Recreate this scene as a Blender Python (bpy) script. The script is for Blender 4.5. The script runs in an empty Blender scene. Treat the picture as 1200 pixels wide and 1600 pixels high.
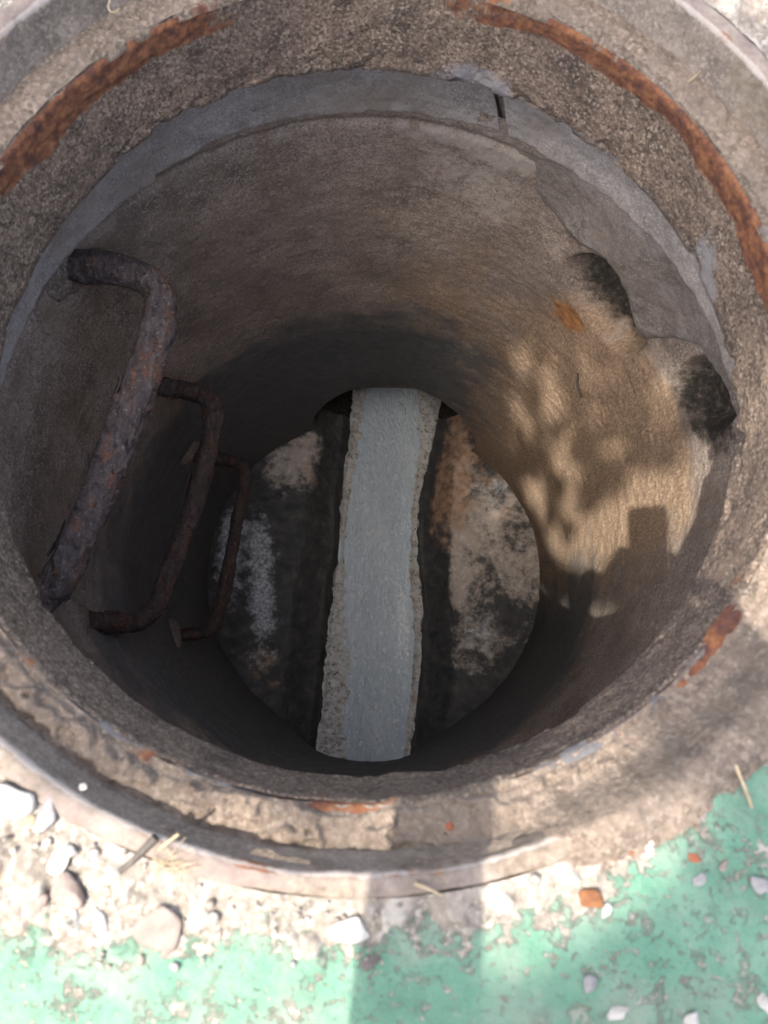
import bpy, bmesh, math, random
import numpy as np
from mathutils import Vector, Matrix

# ------------------------------------------------------------------ camera, sky, sun, exposure
S = bpy.context.scene
C = S.collection
CAM = np.array([0.0191, -0.2205, 0.4686])
FWD = np.array([0.0, 0.1966, -0.9805]); FWD /= np.linalg.norm(FWD)
ROLL = 0.0397
_r = np.array([1.0, 0, 0]); _u = np.cross(_r, FWD)
RGT = math.cos(ROLL) * _r + math.sin(ROLL) * _u
UPV = math.cos(ROLL) * _u - math.sin(ROLL) * _r
cd = bpy.data.cameras.new('camera'); cam = bpy.data.objects.new('camera', cd); C.objects.link(cam)
cam.matrix_world = Matrix(((RGT[0], UPV[0], -FWD[0], CAM[0]), (RGT[1], UPV[1], -FWD[1], CAM[1]),
                           (RGT[2], UPV[2], -FWD[2], CAM[2]), (0, 0, 0, 1)))
cd.sensor_fit = 'VERTICAL'; cd.sensor_height = 36; cd.lens = 27.0
cd.clip_start = 0.003; cd.clip_end = 300
cd.dof.use_dof = True; cd.dof.focus_distance = 1.15; cd.dof.aperture_fstop = 8.0
S.camera = cam

SUN_TAN = (0.349, 0.202)                                  # horizontal drift of the light per metre of fall
LDIR = Vector((SUN_TAN[0], SUN_TAN[1], -1)).normalized()
W = bpy.data.worlds.new('World'); S.world = W; W.use_nodes = True
wn = W.node_tree; wn.nodes.clear()
sky = wn.nodes.new('ShaderNodeTexSky'); sky.sky_type = 'NISHITA'; sky.sun_disc = False
sky.sun_elevation = math.asin(-LDIR.z); sky.sun_rotation = math.atan2(-LDIR.x, -LDIR.y)
sky.air_density = 1.0; sky.dust_density = 6.0; sky.ozone_density = 0.6
hs = wn.nodes.new('ShaderNodeHueSaturation'); hs.inputs['Saturation'].default_value = 0.75
bg = wn.nodes.new('ShaderNodeBackground'); bg.inputs['Strength'].default_value = 0.15
wo = wn.nodes.new('ShaderNodeOutputWorld')
wn.links.new(sky.outputs[0], hs.inputs['Color']); wn.links.new(hs.outputs[0], bg.inputs[0]); wn.links.new(bg.outputs[0], wo.inputs[0])
sl = bpy.data.lights.new('sun', 'SUN'); sl.energy = 2.5; sl.angle = math.radians(0.5); sl.color = (1, 0.93, 0.82)
so = bpy.data.objects.new('sun', sl); C.objects.link(so); so.location = (-2, -1, 6)
so.rotation_euler = LDIR.to_track_quat('-Z', 'Y').to_euler()
S.view_settings.view_transform = 'Standard'; S.view_settings.look = 'None'; S.view_settings.gamma = 1
S.view_settings.exposure = 2.32
S.render.engine = 'CYCLES'; S.cycles.max_bounces = 12; S.cycles.diffuse_bounces = 10

rng = np.random.default_rng(7); random.seed(7)

# ------------------------------------------------------------------ noise
def _hash(i, j, k, seed):
    h = (i * 374761393 + j * 668265263 + k * 2147483647 + seed * 1274126177) & 0xFFFFFFFF
    h = ((h ^ (h >> 13)) * 1274126177) & 0xFFFFFFFF
    h = ((h ^ (h >> 16)) * 2246822519) & 0xFFFFFFFF
    return ((h ^ (h >> 15)) & 0xFFFFFF) / float(0xFFFFFF)
def vnoise(P, seed=0):
    f = np.floor(P).astype(np.int64); t = P - f; t = t * t * t * (t * (t * 6 - 15) + 10)
    r = 0
    for dx in (0, 1):
        wx = t[:, 0] if dx else 1 - t[:, 0]
        for dy in (0, 1):
            wy = t[:, 1] if dy else 1 - t[:, 1]
            for dz in (0, 1):
                wz = t[:, 2] if dz else 1 - t[:, 2]
                r = r + wx * wy * wz * _hash(f[:, 0] + dx, f[:, 1] + dy, f[:, 2] + dz, seed)
    return r * 2 - 1
def fbm(P, scale, octs=4, seed=0, gain=0.5):
    a, s, r = 1.0, scale, 0
    for o in range(octs):
        r = r + a * vnoise(P * s + 17.3 * o, seed + o); a *= gain; s *= 2.03
    return r
def sstep(a, b, x):
    t = np.clip((x - a) / (b - a), 0, 1); return t * t * (3 - 2 * t)
def angd(a, b):
    return (a - b + 180) % 360 - 180

# ------------------------------------------------------------------ mesh helpers
def link(name, me, m=None, parent=None, smooth=True):
    o = bpy.data.objects.new(name, me); C.objects.link(o)
    if m is not None: me.materials.append(m)
    if smooth and len(me.polygons): me.polygons.foreach_set('use_smooth', [True] * len(me.polygons))
    if parent is not None: o.parent = parent
    return o
def mesh(name, V, F, m=None, parent=None, smooth=True, attrs=None):
    V = np.asarray(V, dtype=np.float32); F = np.asarray(F, dtype=np.int32)
    me = bpy.data.meshes.new(name); n = F.shape[1]
    me.vertices.add(len(V)); me.vertices.foreach_set('co', V.ravel())
    me.loops.add(F.size); me.loops.foreach_set('vertex_index', F.ravel())
    me.polygons.add(len(F)); me.polygons.foreach_set('loop_start', np.arange(len(F), dtype=np.int32) * n)
    me.update(calc_edges=True); me.validate()
    for k, v in (attrs or {}).items():
        a = me.attributes.new(k, 'FLOAT', 'POINT'); a.data.foreach_set('value', np.asarray(v, dtype=np.float32))
    return link(name, me, m, parent, smooth)
def grid_faces(nr, nc, wrap=False):
    i = np.arange(nr - 1)[:, None]; j = np.arange(nc if wrap else nc - 1)[None, :]
    j2 = (j + 1) % nc
    return np.stack([i * nc + j, i * nc + j2, (i + 1) * nc + j2, (i + 1) * nc + j], -1).reshape(-1, 4)
def empty(name, loc, label=None, cat=None, group=None):
    o = bpy.data.objects.new(name, None); C.objects.link(o); o.location = loc
    o.empty_display_size = 0.05
    return tag(o, label, cat, group)
def tag(o, label=None, cat=None, group=None, kind=None):
    if label: o['label'] = label
    if cat: o['category'] = cat
    if group: o['group'] = group
    if kind: o['kind'] = kind
    return o
def mb_join(parts):
    V, F, n = [], [], 0
    for v, f in parts: V.append(v); F.append(np.asarray(f) + n); n += len(v)
    return np.concatenate(V), np.concatenate(F)
def ray_to(px, py, z):
    d = FWD * 1200 + RGT * (px - 600) - UPV * (py - 800)
    return CAM + d * ((z - CAM[2]) / d[2])
def frames(P):
    T = np.gradient(P, axis=0); T /= np.linalg.norm(T, axis=1)[:, None]
    N = np.zeros_like(P); a = np.array([0.0, 0, 1.0])
    if abs(T[0] @ a) > 0.9: a = np.array([1.0, 0, 0])
    n = np.cross(T[0], a); n /= np.linalg.norm(n)
    for i in range(len(P)):
        n = n - T[i] * (n @ T[i]); n /= np.linalg.norm(n); N[i] = n
    return T, N, np.cross(T, N)
def resample(P, step):
    P = np.asarray(P, float); L = np.r_[0, np.cumsum(np.linalg.norm(np.diff(P, axis=0), axis=1))]
    n = max(4, int(L[-1] / step)); t = np.linspace(0, L[-1], n)
    return np.stack([np.interp(t, L, P[:, k]) for k in range(3)], -1)
def smooth_path(P, step, it=3):
    P = np.asarray(P, float)
    for _ in range(it):
        Q = [P[0]]
        for a, b in zip(P[:-1], P[1:]): Q += [a * .75 + b * .25, a * .25 + b * .75]
        Q.append(P[-1]); P = np.array(Q)
    return resample(P, step)
def tube(P, R, k=8, cap=True):
    P = np.asarray(P, float); R = np.broadcast_to(R, (len(P),)); T, N, B = frames(P)
    a = np.linspace(0, 2 * np.pi, k, endpoint=False)
    V = (P[:, None] + R[:, None, None] * (np.cos(a)[None, :, None] * N[:, None] + np.sin(a)[None, :, None] * B[:, None])).reshape(-1, 3)
    F = grid_faces(len(P), k, True)
    if cap:
        V = np.concatenate([V, P[:1], P[-1:]]); n0 = len(P) * k
        j = np.arange(k); j2 = (j + 1) % k
        F = np.concatenate([F, np.stack([j2[::2], j[::2], 0 * j[::2] + n0, (j[::2] - 1) % k], -1), np.stack([j[::2] + n0 - k, j2[::2] + n0 - k, 0 * j[::2] + n0 + 1, (j[::2] - 1) % k + n0 - k], -1)[:, ::-1]])
    return V, F
_ico = {}
def ico(sub):
    if sub not in _ico:
        bm = bmesh.new(); bmesh.ops.create_icosphere(bm, subdivisions=sub, radius=1)
        _ico[sub] = (np.array([v.co[:] for v in bm.verts]), np.array([[v.index for v in f.verts] for f in bm.faces])); bm.free()
    return _ico[sub]
def rock(size, seed, sub=3, flat=0.7, ang=0.35):
    V, F = ico(sub); V = V.copy(); g = np.random.default_rng(seed)
    for _ in range(8):                                      # chop flats like broken stone
        n = g.normal(size=3); n /= np.linalg.norm(n); d = 0.38 + 0.40 * g.random(); h = V @ n
        V = V - np.outer(np.maximum(h - d, 0), n) * 0.95
    V = V * (1 + ang * 0.35 * fbm(V, 1.6, 4, seed))[:, None]
    s = np.array([1, 0.6 + 0.4 * g.random(), flat]); V = V * s * size
    a = g.random() * 6.28; c, q = math.cos(a), math.sin(a)
    V = V @ np.array([[c, q, 0], [-q, c, 0], [0, 0, 1]])
    return V, F

# ------------------------------------------------------------------ materials
TONE = {n: (.79, .79, .79) for n in ('corroded_neck', 'seat_iron', 'rim_iron', 'dry_dirt', 'white_stone', 'grey_stone', 'pinkish_stone', 'tan_stone', 'brick_chip', 'rust_scale', 'dark_stone', 'gravel_mix', 'straw', 'twig')}
TONE['painted_court'] = (.75, .75, .70); TONE['cement_wall'] = (.83, .80, .77)
for n in ('seat_iron', 'rim_iron', 'dry_dirt'): TONE[n] = (.80, .775, .74); TONE['grey_mortar'] = (.85, .85, .84); TONE['collar_cement'] = (.92, .92, .90)
class M:
    def __init__(s, name):
        s.m = bpy.data.materials.new(name); s.m.use_nodes = True; s.t = s.m.node_tree; s.t.nodes.clear()
        s.o = s.t.nodes.new('ShaderNodeOutputMaterial'); s.b = s.t.nodes.new('ShaderNodeBsdfPrincipled')
        s.t.links.new(s.b.outputs[0], s.o.inputs[0]); s.c = s.t.nodes.new('ShaderNodeTexCoord').outputs['Object']
        s.b.inputs['Roughness'].default_value = 0.9; s.b.inputs['Specular IOR Level'].default_value = 0.25
    def put(s, inp, v):
        if hasattr(v, 'is_linked'): s.t.links.new(v, inp)
        elif isinstance(v, (tuple, list)): inp.default_value = (*v, 1) if len(v) == 3 and inp.type == 'RGBA' else v
        else: inp.default_value = v
    def set(s, **k):
        f = TONE.get(s.m.name)
        if f and hasattr(k['Base_Color'], 'is_linked'): k['Base_Color'] = s.mix(1.0, k['Base_Color'], f, 'MULTIPLY')
        for a, v in k.items(): s.put(s.b.inputs[a.replace('_', ' ')], v)
        return s.m
    def scl(s, x, y, z, rot=0):
        n = s.t.nodes.new('ShaderNodeMapping'); n.inputs['Scale'].default_value = (x, y, z); n.inputs['Rotation'].default_value = (0, 0, rot)
        s.t.links.new(s.c, n.inputs[0]); return n.outputs[0]
    def noise(s, scale, det=4, rough=0.55, dist=0, vec=None):
        n = s.t.nodes.new('ShaderNodeTexNoise'); n.inputs['Scale'].default_value = scale; n.inputs['Detail'].default_value = det
        n.inputs['Roughness'].default_value = rough; n.inputs['Distortion'].default_value = dist
        s.t.links.new(vec or s.c, n.inputs['Vector']); return n.outputs[0]
    def voro(s, scale, feat='F1', out=0, rnd=1, vec=None):
        n = s.t.nodes.new('ShaderNodeTexVoronoi'); n.feature = feat; n.inputs['Scale'].default_value = scale; n.inputs['Randomness'].default_value = rnd
        s.t.links.new(vec or s.c, n.inputs['Vector']); return n.outputs[out]
    def math(s, op, a, b=0.0, c=0.0):
        n = s.t.nodes.new('ShaderNodeMath'); n.operation = op
        for i, v in enumerate((a, b, c)): s.put(n.inputs[i], v)
        return n.outputs[0]
    def ss(s, v, a, b, lo=0.0, hi=1.0):
        n = s.t.nodes.new('ShaderNodeMapRange'); n.interpolation_type = 'SMOOTHSTEP'
        s.put(n.inputs[0], v)
        for i, x in enumerate((a, b, lo, hi)): n.inputs[i + 1].default_value = x
        return n.outputs[0]
    def mix(s, f, a, b, mode='MIX'):
        n = s.t.nodes.new('ShaderNodeMix'); n.data_type = 'RGBA'; n.blend_type = mode
        s.put(n.inputs[0], f); s.put(n.inputs[6], a); s.put(n.inputs[7], b); return n.outputs[2]
    def ramp(s, v, stops):
        n = s.t.nodes.new('ShaderNodeValToRGB'); e = n.color_ramp.elements
        while len(e) < len(stops): e.new(0.5)
        for el, (p, col) in zip(e, stops): el.position = p; el.color = (*col, 1)
        s.put(n.inputs[0], v); return n.outputs[0]
    def attr(s, name):
        n = s.t.nodes.new('ShaderNodeAttribute'); n.attribute_name = name; return n.outputs['Fac']
    def rnd(s):
        return s.t.nodes.new('ShaderNodeObjectInfo').outputs['Random']
    def island(s):
        return s.t.nodes.new('ShaderNodeNewGeometry').outputs['Random Per Island']
    def bump(s, h, strength=0.5, dist=0.002, prev=None):
        n = s.t.nodes.new('ShaderNodeBump'); n.inputs['Strength'].default_value = strength; n.inputs['Distance'].default_value = dist
        s.put(n.inputs['Height'], h)
        if prev is not None: s.t.links.new(prev, n.inputs['Normal'])
        return n.outputs[0]
    def edge(s, mask, nz, k=0.5, w=0.08):                    # attribute mask broken up by noise
        v = s.math('ADD', mask, s.math('MULTIPLY', s.math('SUBTRACT', nz, 0.5), k * 2))
        return s.ss(v, 0.5 - w, 0.5 + w)

def grit(s, base, dark, light, fine=420.0, med=45.0, amt=0.55):
    """granular cement / cast skin: medium blotches and fine sand grains"""
    a = s.ramp(s.noise(med, 5, 0.62), [(0.3, dark), (0.5, base), (0.72, tuple(min(1, c * 1.25) for c in base))])
    g = s.noise(fine, 4, 0.75)
    a = s.mix(s.ss(g, 0.52, 0.64, 0, amt), a, light)
    a = s.mix(s.ss(g, 0.47, 0.37, 0, amt), a, dark)
    n = s.t.nodes.new('ShaderNodeSeparateColor'); s.t.links.new(s.voro(fine * 1.25, out=1), n.inputs[0])
    a = s.mix(s.ss(n.outputs[0], 0.74, 0.98, 0, amt), a, light); a = s.mix(s.ss(n.outputs[1], 0.72, 0.95, 0, amt), a, dark)
    return a, g

RUST = [(0.25, (0.035, 0.022, 0.022)), (0.38, (0.075, 0.034, 0.026)), (0.48, (0.125, 0.052, 0.030)), (0.58, (0.195, 0.082, 0.038)), (0.68, (0.21, 0.115, 0.072)), (0.8, (0.17, 0.13, 0.11))]

s = M('corroded_neck')
a, g = grit(s, (0.146, 0.104, 0.077), (0.045, 0.033, 0.027), (0.29, 0.235, 0.185), 400, 26, 0.85)
a = s.mix(s.ss(s.noise(9, 4), 0.45, 0.68, 0, 0.6), a, s.mix(0.5, a, (0.06, 0.045, 0.042)))
lime = s.edge(s.attr('lime'), s.noise(90, 7, 0.75), 1.1, 0.16); a = s.mix(s.math('MULTIPLY', lime, 0.65), a, (0.22, 0.22, 0.235))
rn = s.noise(125, 7, 0.7)
a = s.mix(s.edge(s.attr('rust'), s.noise(60, 7, 0.7), 0.75, 0.16), a, s.ramp(rn, RUST))
ln = s.noise(260, 2, 0.5)
ed = s.ss(s.math('ADD', s.attr('edge'), s.math('MULTIPLY', s.noise(50, 4), 0.8)), 0.85, 1.3, 0, 0.75); a = s.mix(ed, a, (0.23, 0.185, 0.145))
crk = s.math('MULTIPLY', s.ss(s.voro(13, 'DISTANCE_TO_EDGE', vec=s.mix(0.06, s.c, s.noise(12, 3))), 0.0, 0.012, 1, 0), s.ss(s.noise(7, 2), 0.5, 0.6))
a = s.mix(s.math('MULTIPLY', crk, 0.7), a, (0.04, 0.03, 0.025))
bp = s.bump(s.math('ADD', g, s.math('MULTIPLY', s.voro(560), -0.4)), 0.45, 0.0012); bp = s.bump(rn, 0.25, 0.003, bp)
MAT_NECK = s.set(Base_Color=a, Roughness=0.88, Normal=bp)

s = M('seat_iron')
a, g = grit(s, (0.125, 0.100, 0.080), (0.055, 0.043, 0.036), (0.24, 0.21, 0.18), 330, 40, 0.6)
rn = s.noise(70, 6, 0.62)
a = s.mix(s.edge(s.attr('rust'), s.noise(38, 5, 0.6), 0.8, 0.1), a, s.ramp(rn, RUST))
mt = s.edge(s.attr('metal'), s.noise(60, 5), 0.8, 0.06); a = s.mix(s.math('MULTIPLY', mt, 0.85), a, (0.105, 0.108, 0.122))
MAT_SEAT = s.set(Base_Color=a, Roughness=0.85, Normal=s.bump(rn, 0.5, 0.003, s.bump(g, 0.7, 0.0012)))

s = M('rim_iron')
a, g = grit(s, (0.195, 0.168, 0.150), (0.11, 0.092, 0.082), (0.33, 0.295, 0.265), 380, 30, 0.5)
pk = s.ss(s.attr('top'), 0.4, 0.6); a = s.mix(s.math('MULTIPLY', pk, 0.75), a, s.ramp(s.noise(35, 6, 0.65), [(0.33, (0.14, 0.105, 0.10)), (0.5, (0.20, 0.165, 0.152)), (0.62, (0.28, 0.24, 0.215)), (0.75, (0.17, 0.14, 0.12))]))
rn = s.noise(90, 5, 0.6)
a = s.mix(s.edge(s.attr('rust'), s.noise(45, 5, 0.6), 0.8, 0.08), a, s.ramp(rn, RUST))
a = s.mix(s.math('MULTIPLY', s.edge(s.attr('dirty'), s.noise(22, 6, 0.68), 0.8, 0.12), 0.9), a, s.ramp(s.noise(120, 6, 0.7), [(0.32, (0.10, 0.08, 0.064)), (0.5, (0.18, 0.15, 0.122)), (0.7, (0.27, 0.235, 0.20))]))
wl = s.edge(s.attr('worn'), s.noise(40, 6, 0.7), 0.9, 0.2); a = s.mix(s.math('MULTIPLY', wl, 0.8), a, (0.36, 0.335, 0.325))
MAT_RIM = s.set(Base_Color=a, Roughness=0.75, Normal=s.bump(s.noise(140, 5), 0.5, 0.002, s.bump(g, 0.4, 0.0008)))

s = M('dry_dirt')
a, g = grit(s, (0.178, 0.142, 0.117), (0.098, 0.077, 0.063), (0.285, 0.24, 0.205), 260, 42, 0.6)
a = s.mix(s.ss(s.noise(14, 4), 0.4, 0.65, 0, 0.5), a, (0.14, 0.12, 0.105))
a = s.mix(s.ss(s.voro(120, 'F1'), 0.0, 0.22, 0.55, 0), a, (0.32, 0.29, 0.25))
MAT_DIRT = s.set(Base_Color=a, Roughness=0.97, Normal=s.bump(s.noise(110, 6, 0.7), 0.8, 0.004, s.bump(g, 0.5, 0.001)))

s = M('grey_mortar')
a, g = grit(s, (0.205, 0.180, 0.165), (0.11, 0.094, 0.084), (0.33, 0.295, 0.27), 380, 18, 0.55)
a = s.mix(s.ss(s.noise(9, 6, 0.62), 0.42, 0.66, 0, 0.75), a, (0.135, 0.108, 0.09))
a = s.mix(s.ss(s.noise(1, 6, 0.6, vec=s.scl(22, 22, 70)), 0.5, 0.7, 0, 0.5), a, (0.26, 0.242, 0.242))
pit = s.ss(s.voro(150), 0.06, 0.16, 1, 0); pit = s.math('MULTIPLY', pit, s.ss(s.noise(60, 2), 0.45, 0.6))
a = s.mix(s.math('MULTIPLY', pit, 0.7), a, (0.06, 0.055, 0.05))
MAT_MORTAR = s.set(Base_Color=a, Roughness=0.93, Normal=s.bump(s.math('SUBTRACT', s.noise(170, 5, 0.65), s.math('MULTIPLY', pit, 0.5)), 0.45, 0.002))

s = M('collar_cement')
a, g = grit(s, (0.335, 0.305, 0.295), (0.19, 0.17, 0.16), (0.48, 0.45, 0.44), 380, 18, 0.55)
a = s.mix(s.ss(s.noise(9, 6, 0.62), 0.42, 0.66, 0, 0.75), a, (0.215, 0.178, 0.152))
a = s.mix(s.ss(s.noise(1, 6, 0.6, vec=s.scl(22, 22, 70)), 0.5, 0.7, 0, 0.5), a, (0.41, 0.385, 0.38))
pit = s.ss(s.voro(150), 0.06, 0.16, 1, 0); pit = s.math('MULTIPLY', pit, s.ss(s.noise(60, 2), 0.45, 0.6))
a = s.mix(s.math('MULTIPLY', pit, 0.7), a, (0.06, 0.055, 0.05))
MAT_COLLAR = s.set(Base_Color=a, Roughness=0.93, Normal=s.bump(s.math('SUBTRACT', s.noise(170, 5, 0.65), s.math('MULTIPLY', pit, 0.5)), 0.45, 0.002))

s = M('cement_wall')
a, g = grit(s, (0.270, 0.228, 0.200), (0.130, 0.108, 0.097), (0.44, 0.385, 0.345), 330, 16, 0.7)
a = s.mix(s.ss(s.noise(5, 5, 0.6), 0.42, 0.66, 0, 0.55), a, (0.165, 0.14, 0.126))
a = s.mix(s.math('MULTIPLY', s.ss(s.noise(1, 5, 0.6, vec=s.scl(26, 26, 5)), 0.45, 0.7), 0.35), a, (0.17, 0.12, 0.085))
br = s.edge(s.attr('brown'), s.noise(14, 5, 0.6), 0.6, 0.3)
a = s.mix(s.math('MULTIPLY', br, 0.8), a, s.ramp(s.noise(1, 5, 0.65, vec=s.scl(300, 300, 130)), [(0.32, (0.165, 0.11, 0.072)), (0.5, (0.31, 0.218, 0.145)), (0.68, (0.49, 0.37, 0.26))]))
a = s.mix(s.math('MULTIPLY', s.edge(s.attr('lime'), s.noise(40, 6, 0.65), 0.8, 0.2), 0.6), a, (0.40, 0.37, 0.34))
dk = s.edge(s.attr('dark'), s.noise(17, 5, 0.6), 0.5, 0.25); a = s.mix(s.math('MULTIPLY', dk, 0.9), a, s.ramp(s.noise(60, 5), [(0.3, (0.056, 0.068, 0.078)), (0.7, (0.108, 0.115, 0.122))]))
a = s.mix(s.edge(s.attr('rust'), s.noise(50, 6, 0.6), 0.7, 0.15), a, s.ramp(s.noise(70, 5), [(0.35, (0.2, 0.09, 0.04)), (0.65, (0.42, 0.22, 0.09))]))
a = s.mix(s.edge(s.attr('near_black'), s.noise(55, 7, 0.7), 0.5, 0.2), a, s.ramp(s.noise(150, 5, 0.7), [(0.38, (0.020, 0.021, 0.019)), (0.56, (0.048, 0.042, 0.036)), (0.66, (0.12, 0.095, 0.075)), (0.76, (0.24, 0.2, 0.165))]))
pit = s.ss(s.voro(190), 0.08, 0.2, 1, 0); pit = s.math('MULTIPLY', pit, s.ss(s.noise(45, 3), 0.42, 0.6))
a = s.mix(s.math('MULTIPLY', pit, 0.65), a, (0.045, 0.04, 0.035))
MAT_WALL = s.set(Base_Color=a, Roughness=s.math('SUBTRACT', 0.93, s.math('MULTIPLY', dk, 0.3)), Normal=s.bump(s.math('SUBTRACT', g, pit), 0.6, 0.0014, s.bump(s.noise(70, 5, 0.6), 0.35, 0.004)))

def rung_mat(name):
    s = M(name); lv = s.noise(1, 7, 0.72, 0.5, vec=s.scl(120, 55, 120))
    a = s.ramp(lv, [(0.30, (0.030, 0.026, 0.027)), (0.43, (0.085, 0.070, 0.068)), (0.55, (0.125, 0.100, 0.094)), (0.66, (0.19, 0.165, 0.16)), (0.8, (0.33, 0.30, 0.29))])
    ora = s.math('MULTIPLY', s.ss(s.noise(1, 6, 0.7, 0.3, vec=s.scl(52, 20, 52)), 0.52, 0.60), s.ss(s.noise(170, 4, 0.7), 0.40, 0.56))
    a = s.mix(s.math('MULTIPLY', ora, 0.85), a, s.ramp(s.noise(140, 4, 0.7), [(0.35, (0.13, 0.055, 0.032)), (0.65, (0.30, 0.135, 0.065))]))
    a = s.mix(s.ss(s.noise(240, 4, 0.75), 0.58, 0.68, 0, 0.7), a, (0.36, 0.335, 0.33))
    a = s.mix(s.ss(s.noise(150, 5, 0.75), 0.43, 0.35, 0, 0.85), a, (0.024, 0.02, 0.02))
    return s.set(Base_Color=a, Roughness=0.8, Normal=s.bump(lv, 1.0, 0.007, s.bump(s.noise(330, 3), 0.6, 0.0015)))
TONE['rung_rust'] = (.85, .83, .83); TONE['shaded_rung_rust'] = (.50, .45, .43)  # same rust, darkened in colour for the shade on the lower rungs
MAT_RUNG = rung_mat('rung_rust'); MAT_RUNG_LOW = rung_mat('shaded_rung_rust')

s = M('bench_concrete')
wet = s.ramp(s.noise(40, 5), [(0.3, (0.024, 0.028, 0.031)), (0.6, (0.062, 0.060, 0.058)), (0.8, (0.13, 0.108, 0.09))])
pl = s.ramp(s.noise(60, 8, 0.75), [(0.30, (0.13, 0.115, 0.105)), (0.40, (0.38, 0.325, 0.28)), (0.56, (0.47, 0.41, 0.36)), (0.64, (0.60, 0.57, 0.54)), (0.78, (0.72, 0.71, 0.70))])
a = s.mix(s.edge(s.attr('pale'), s.noise(32, 8, 0.75), 0.75, 0.2), wet, pl)
a = s.mix(s.math('MULTIPLY', s.edge(s.attr('brown'), s.noise(30, 5), 0.7, 0.25), 0.8), a, s.ramp(s.noise(60, 5), [(0.35, (0.22, 0.12, 0.07)), (0.65, (0.46, 0.30, 0.20))]))
a = s.mix(s.math('MULTIPLY', s.edge(s.attr('blue'), s.noise(45, 8, 0.75), 0.9, 0.25), 0.8), a, s.ramp(s.noise(130, 4), [(0.35, (0.20, 0.22, 0.25)), (0.65, (0.70, 0.73, 0.77))]))
MAT_BENCH = s.set(Base_Color=a, Roughness=0.5, Specular_IOR_Level=0.4, Normal=s.bump(s.noise(90, 6, 0.65), 0.7, 0.006))

s = M('channel_crust')
a = s.ramp(s.noise(60, 7, 0.7), [(0.28, (0.20, 0.195, 0.18)), (0.42, (0.52, 0.51, 0.485)), (0.60, (0.70, 0.70, 0.68)), (0.75, (0.60, 0.55, 0.47))])
pit = s.math('MAXIMUM', s.math('MULTIPLY', s.ss(s.voro(70), 0.12, 0.26, 1, 0), s.ss(s.noise(24, 3), 0.47, 0.58)), s.math('MULTIPLY', s.ss(s.noise(120, 6, 0.75), 0.43, 0.36), 0.8))
a = s.mix(s.math('MULTIPLY', pit, 0.85), a, (0.06, 0.05, 0.045))
a = s.mix(s.ss(s.noise(18, 4), 0.55, 0.72, 0, 0.6), a, (0.46, 0.39, 0.30))
MAT_CRUST = s.set(Base_Color=a, Roughness=0.7, Normal=s.bump(s.math('SUBTRACT', s.noise(120, 6, 0.65), pit), 0.8, 0.006))

s = M('milky_water')
a = s.ramp(s.noise(1, 4, 0.5, 0.6, vec=s.scl(16, 4.5, 10)), [(0.3, (0.62, 0.73, 0.81)), (0.5, (0.68, 0.785, 0.855)), (0.68, (0.74, 0.83, 0.885))])
fl = s.noise(1, 4, 0.6, 0.8, vec=s.scl(120, 55, 60, 0.3)); a = s.mix(s.ss(fl, 0.56, 0.62, 0, 0.6), a, (0.90, 0.95, 0.98))  # pale flecks painted into the water colour as glints
h = s.math('ADD', s.noise(1, 4, 0.55, 0.9, vec=s.scl(75, 32, 30, 0.08)), s.math('MULTIPLY', fl, 0.5))
MAT_WATER = s.set(Base_Color=a, Roughness=0.06, IOR=1.5, Specular_IOR_Level=0.6, Normal=s.bump(h, 0.8, 0.028))
s = M('foam_glints'); MAT_FOAM_GLINTS = s.set(Base_Color=(0.93, 0.97, 1.0), Roughness=0.15, IOR=1.6, Specular_IOR_Level=0.5)

s = M('painted_court')
wn_ = s.noise(70, 7, 0.7); wn2 = s.noise(190, 4, 0.7)
grn = s.ramp(s.noise(24, 5, 0.6), [(0.3, (0.066, 0.168, 0.122)), (0.5, (0.098, 0.218, 0.162)), (0.7, (0.155, 0.262, 0.205))])
grn = s.mix(s.ss(s.noise(320, 3, 0.7), 0.58, 0.75, 0, 0.6), grn, (0.22, 0.30, 0.262))
grn = s.mix(s.ss(s.noise(150, 3, 0.7), 0.42, 0.28, 0, 0.6), grn, (0.065, 0.125, 0.10))
con, g = grit(s, (0.225, 0.198, 0.178), (0.13, 0.11, 0.098), (0.40, 0.375, 0.35), 260, 60, 0.75)
con = s.mix(s.ss(s.noise(25, 4), 0.5, 0.7, 0, 0.55), con, (0.27, 0.225, 0.20))
chip = s.math('MULTIPLY', s.ss(s.noise(40, 8, 0.8), 0.545, 0.60), s.ss(s.noise(8, 3), 0.36, 0.55, 0.1, 1))
chip2 = s.math('MAXIMUM', s.math('MULTIPLY', s.ss(s.noise(150, 5, 0.75), 0.575, 0.63), 0.85), s.math('MULTIPLY', s.ss(s.voro(110), 0.10, 0.17, 1, 0), s.ss(s.noise(35, 3), 0.48, 0.6, 0.15, 0.9)))
grn = s.mix(s.ss(s.noise(13, 6, 0.65), 0.46, 0.66, 0, 0.55), grn, (0.20, 0.235, 0.205))
grn = s.mix(s.ss(s.noise(30, 6, 0.7), 0.56, 0.68, 0, 0.55), grn, (0.075, 0.115, 0.095))
con = s.mix(s.ss(s.attr('tone'), 0.3, 0.85, 0, 0.75), con, s.ramp(s.attr('tone'), [(0.3, (0.16, 0.135, 0.12)), (0.5, (0.25, 0.22, 0.20)), (0.66, (0.30, 0.245, 0.22)), (0.8, (0.40, 0.375, 0.35))]))
worn = s.edge(s.attr('worn'), wn_, 1.1, 0.06)
f = s.math('MAXIMUM', worn, s.math('MAXIMUM', chip, chip2))
dust = s.math('MULTIPLY', s.edge(s.attr('worn'), s.noise(16, 4), 1.8, 0.4), 0.35)
a = s.mix(f, s.mix(dust, grn, (0.27, 0.255, 0.235)), con)
a = s.mix(s.math('MULTIPLY', s.ss(s.noise(75, 3, 0.6), 0.68, 0.73), 0.8), a, (0.095, 0.08, 0.072))
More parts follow.
